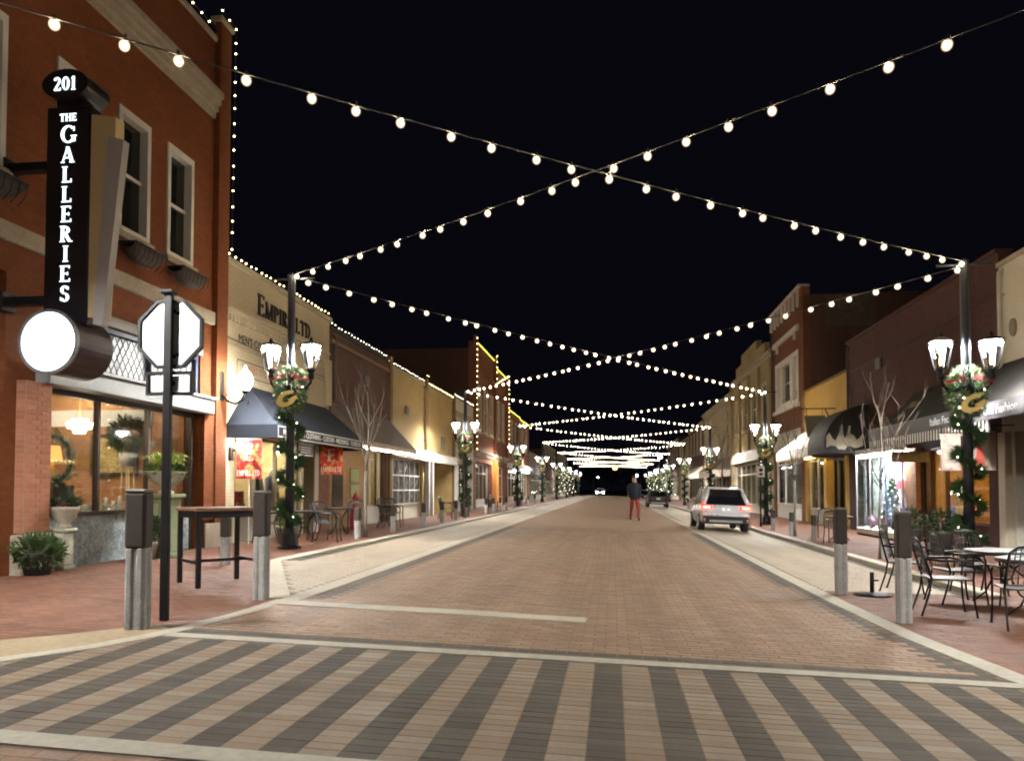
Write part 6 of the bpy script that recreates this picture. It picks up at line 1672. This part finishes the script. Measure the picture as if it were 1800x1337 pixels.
# ================================================================== street end
M_far = mat('far_tree', (.02,.03,.015), .9, 0, .4, 2)
rnd = random.Random(9)
for k, (x, y, h_, w_) in enumerate(((-13,168,10,6),(-24,176,12,8),(14,172,9,6),(26,180,12,8),(-5,196,8,6),(7,200,9,7),(-40,186,12,9),(40,190,12,9),(0,215,9,8),(-16,205,11,8),(20,210,10,8))):
    t = thing('distant_tree', 'dark tree silhouette at the far end of the street', 'tree', (x,y,0), 0, 'dark trees at the street end')
    q = MB(); q.tube([(x,y,-.2),(x,y,h_*.5)], [.3,.15], 8); q.build('trunk', M_bark, t)
    q = MB()
    for j in range(7):
        leafball(q, (x+rnd.uniform(-1,1)*w_*.3, y+rnd.uniform(-1,1)*w_*.3, h_*(.45+.09*j)), w_*.28, 90, rnd, .5, .2)
    q.build('crown', M_far, t)
for k, (x, y, h_) in enumerate(((-6.9,100,4.2),(-6.9,112,4.4),(-7.2,128,5.0),(6.6,96,5.2),(6.7,116,5.0),(6.6,134,4.6))):
    xmas_tree(f'tall lit evergreen on the {"left" if x < 0 else "right"} pavement far away, {ORD[k % 3]} of its row', x, y, gz(x), h_, .9, 260, 26, M_fairyw, 'lit_evergreen')
t = thing('street_light', 'orange sodium street light glowing at the street end', 'street lamp', (1.6, 165, 0))
q = MB(); q.tube([(1.6,165,0),(1.6,165,5.4),(1.2,165,5.9),(.4,165,6.0)], .08, 8); q.build('pole', M_black, t)
q = MB(); q.ico((.4,165,5.8), .42, 2, (1,1,.6)); q.build('lamp', glow('sodium_glow', (1,.45,.08), 22), t)
t = thing('street_light', 'white street light on a tall pole at the right street end', 'street lamp', (9.5, 150, 0))
q = MB(); q.tube([(9.5,150,0),(9.5,150,7.6),(9.1,150,7.8)], .08, 8); q.build('pole', M_black, t)
q = MB(); q.ico((9.0,150,7.6), .4, 2, (1,1,.6)); q.build('lamp', glow('white_street_glow', (.9,.96,1), 30), t)
for k, (x, y, h_, w_) in enumerate(((-11,188,5.2,'by the dark trees left of the street end'),(5.5,182,4.6,'just right of the street end'),(11,205,6.2,'behind the trees right of the street end'),(-4.5,230,5.0,'in the gap at the street end'))):
    t = thing('street_light', 'small distant white street light ' + w_, 'street lamp', (x,y,0))
    q = MB(); q.tube([(x,y,0),(x,y,h_)], .07, 6); q.build('pole', M_black, t)
    q = MB(); q.ico((x,y,h_), .26, 1); q.build('lamp', glow('white_street_glow', (.9,.96,1), 30), t)
for k, (x, y, lab) in enumerate(((-7.9,50.5,'bench in front of the tall brick building, left pavement'),(-7.6,66,'bench before the pinkish brick shop'))):
    t = thing('street_bench', 'dark slatted ' + lab, 'bench', (x,y,.2), 0, 'street benches')
    for j in range(4):
        q = MB(); q.bbox(x-.22+.11*j,x-.13+.11*j,y-.7,y+.7,.63,.66,.005); q.build('slat', M_plank, t)
    for j in range(3):
        q = MB(); q.bbox(x-.26,x-.23,y-.7,y+.7,.76+.12*j,.85+.12*j,.005); q.build('back_slat', M_plank, t)
    for s in (-1,1):
        q = MB(); q.bbox(x-.28,x-.22,y+s*.6-.03,y+s*.6+.03,.2,1.1,.005); q.bbox(x+.15,x+.21,y+s*.6-.03,y+s*.6+.03,.2,.63,.005); q.build('leg', M_black, t)
for k, (x, y) in enumerate(((-7.4,38.0),(-7.2,59.5),(7.3,20.2),(7.5,18.9))):
    pot_plant('sidewalk_planter', ['black tub with evergreen behind the second left lamp post','black tub with evergreen at the third left lamp post','dark shrub in a tub below the amber window','dark shrub in a tub behind the right lamp post'][k], x, y, gz(x), [(.2,0),(.26,.5),(.28,.55)], M_pot, .75, .3, 380, M_leafd, .08)

# ---- downpipes, conduits and vents on the upper walls
def pipe(t, F, u, z0, z1, m, r=.045):
    q = MB(); q.tube([F.p(u,z1+.1,-.02),F.p(u,z1,.08),F.p(u,z1-.15,.09),F.p(u,z0,.09)], r, 8); p = q.build('downpipe', m, t)
    for z in (z0+.5, (z0+z1)/2, z1-.5):
        q = MB(); F.box(q, u-.07, u+.07, z-.025, z+.025, .004, .10); q.build('pipe_clip', m, p)
M_pipe = mat('pipe_grey', (.12,.11,.10), .6, .3, .15)
by = {o.name: o for o in scene.objects}
FL, FR_ = Fac(-1), Fac(1)
pipe(by['brown_brick_shop'], FL, 22.95, 4.2, 6.2, M_pipe)
pipe(by['tan_stucco_shop'], FL, 34.55, 3.2, 6.1, mat('pipe_tan', (.28,.20,.09), .7))
pipe(by['maroon_brick_building'], FR_, 29.6, 4.4, 6.6, M_pipe)
pipe(by['cream_wall_building'], FR_, 18.36, 3.2, 6.3, mat('pipe_cream', (.5,.46,.38), .7))
pipe(by['tall_brick_house'], FR_, 43.1, 4.4, 10.2, M_pipe)
pipe(by['yellow_shop'], FR_, 36.3, 4.2, 5.7, mat('pipe_ochre', (.36,.23,.07), .7))
for nm, F_, u, z in (('maroon_brick_building', FR_, 26.2, 5.4), ('brown_brick_shop', FL, 26.0, 5.1), ('cream_wall_building', FR_, 15.0, 4.9), ('tan_stucco_shop', FL, 31.4, 4.6)):
    q = MB(); F_.box(q, u, u+.5, z, z+.35, .003, .05); v = q.build('wall_vent', M_pipe, by[nm])
    for k in range(4):
        q = MB(); F_.box(q, u+.03, u+.47, z+.04+.075*k, z+.08+.075*k, .052, .075); q.build('louvre', M_pipe, v)
q = MB(); q.tube([FR_.p(18.7,5.9,.03),FR_.p(22,5.75,.03),FR_.p(26,5.8,.03),FR_.p(29.5,5.72,.03)], .014, 5); q.build('wall_cable', M_cable, by['maroon_brick_building'])
q = MB(); q.tube([FL.p(16.3,4.9,.03),FL.p(19,4.8,.04),FL.p(22.2,4.84,.03)], .010, 5); q.build('wall_cable', M_cable, by['cream_clothing_shop'])
# ================================================================== one object for each separate piece
def split_islands(ob):
    bm = bmesh.new(); bm.from_mesh(ob.data); seen = set(); groups = []
    for f in bm.faces:
        if f.index in seen: continue
        st = [f]; seen.add(f.index); g = []
        while st:
            a = st.pop(); g.append(a)
            for v in a.verts:
                for b in v.link_faces:
                    if b.index not in seen: seen.add(b.index); st.append(b)
        groups.append(g)
    if len(groups) > 1:
        for k, g in enumerate(groups):
            ids = {}; vs = []; fs = []
            for f in g:
                r = []
                for v in f.verts:
                    if v.index not in ids: ids[v.index] = len(vs); vs.append(v.co[:])
                    r.append(ids[v.index])
                fs.append(r)
            me = bpy.data.meshes.new(ob.data.name); me.from_pydata(vs, [], fs)
            for m in ob.data.materials: me.materials.append(m)
            if k == 0: first = me
            else:
                o = bpy.data.objects.new(ob.name.split('.')[0], me); col.objects.link(o); o.parent = ob.parent
                o.location = ob.location; o.rotation_euler = ob.rotation_euler; o.scale = ob.scale
        ob.data = first
    bm.free()
SPLIT = {'pilaster','bracket','end_valance','door_jamb','glazing_bar','parapet_step','coping','red_panel','figurines','clamp','string_course','basket_rail_x'}
for ob in list(scene.objects):
    if ob.type == 'MESH' and ob.name.split('.')[0] in SPLIT and not ob.children: split_islands(ob)
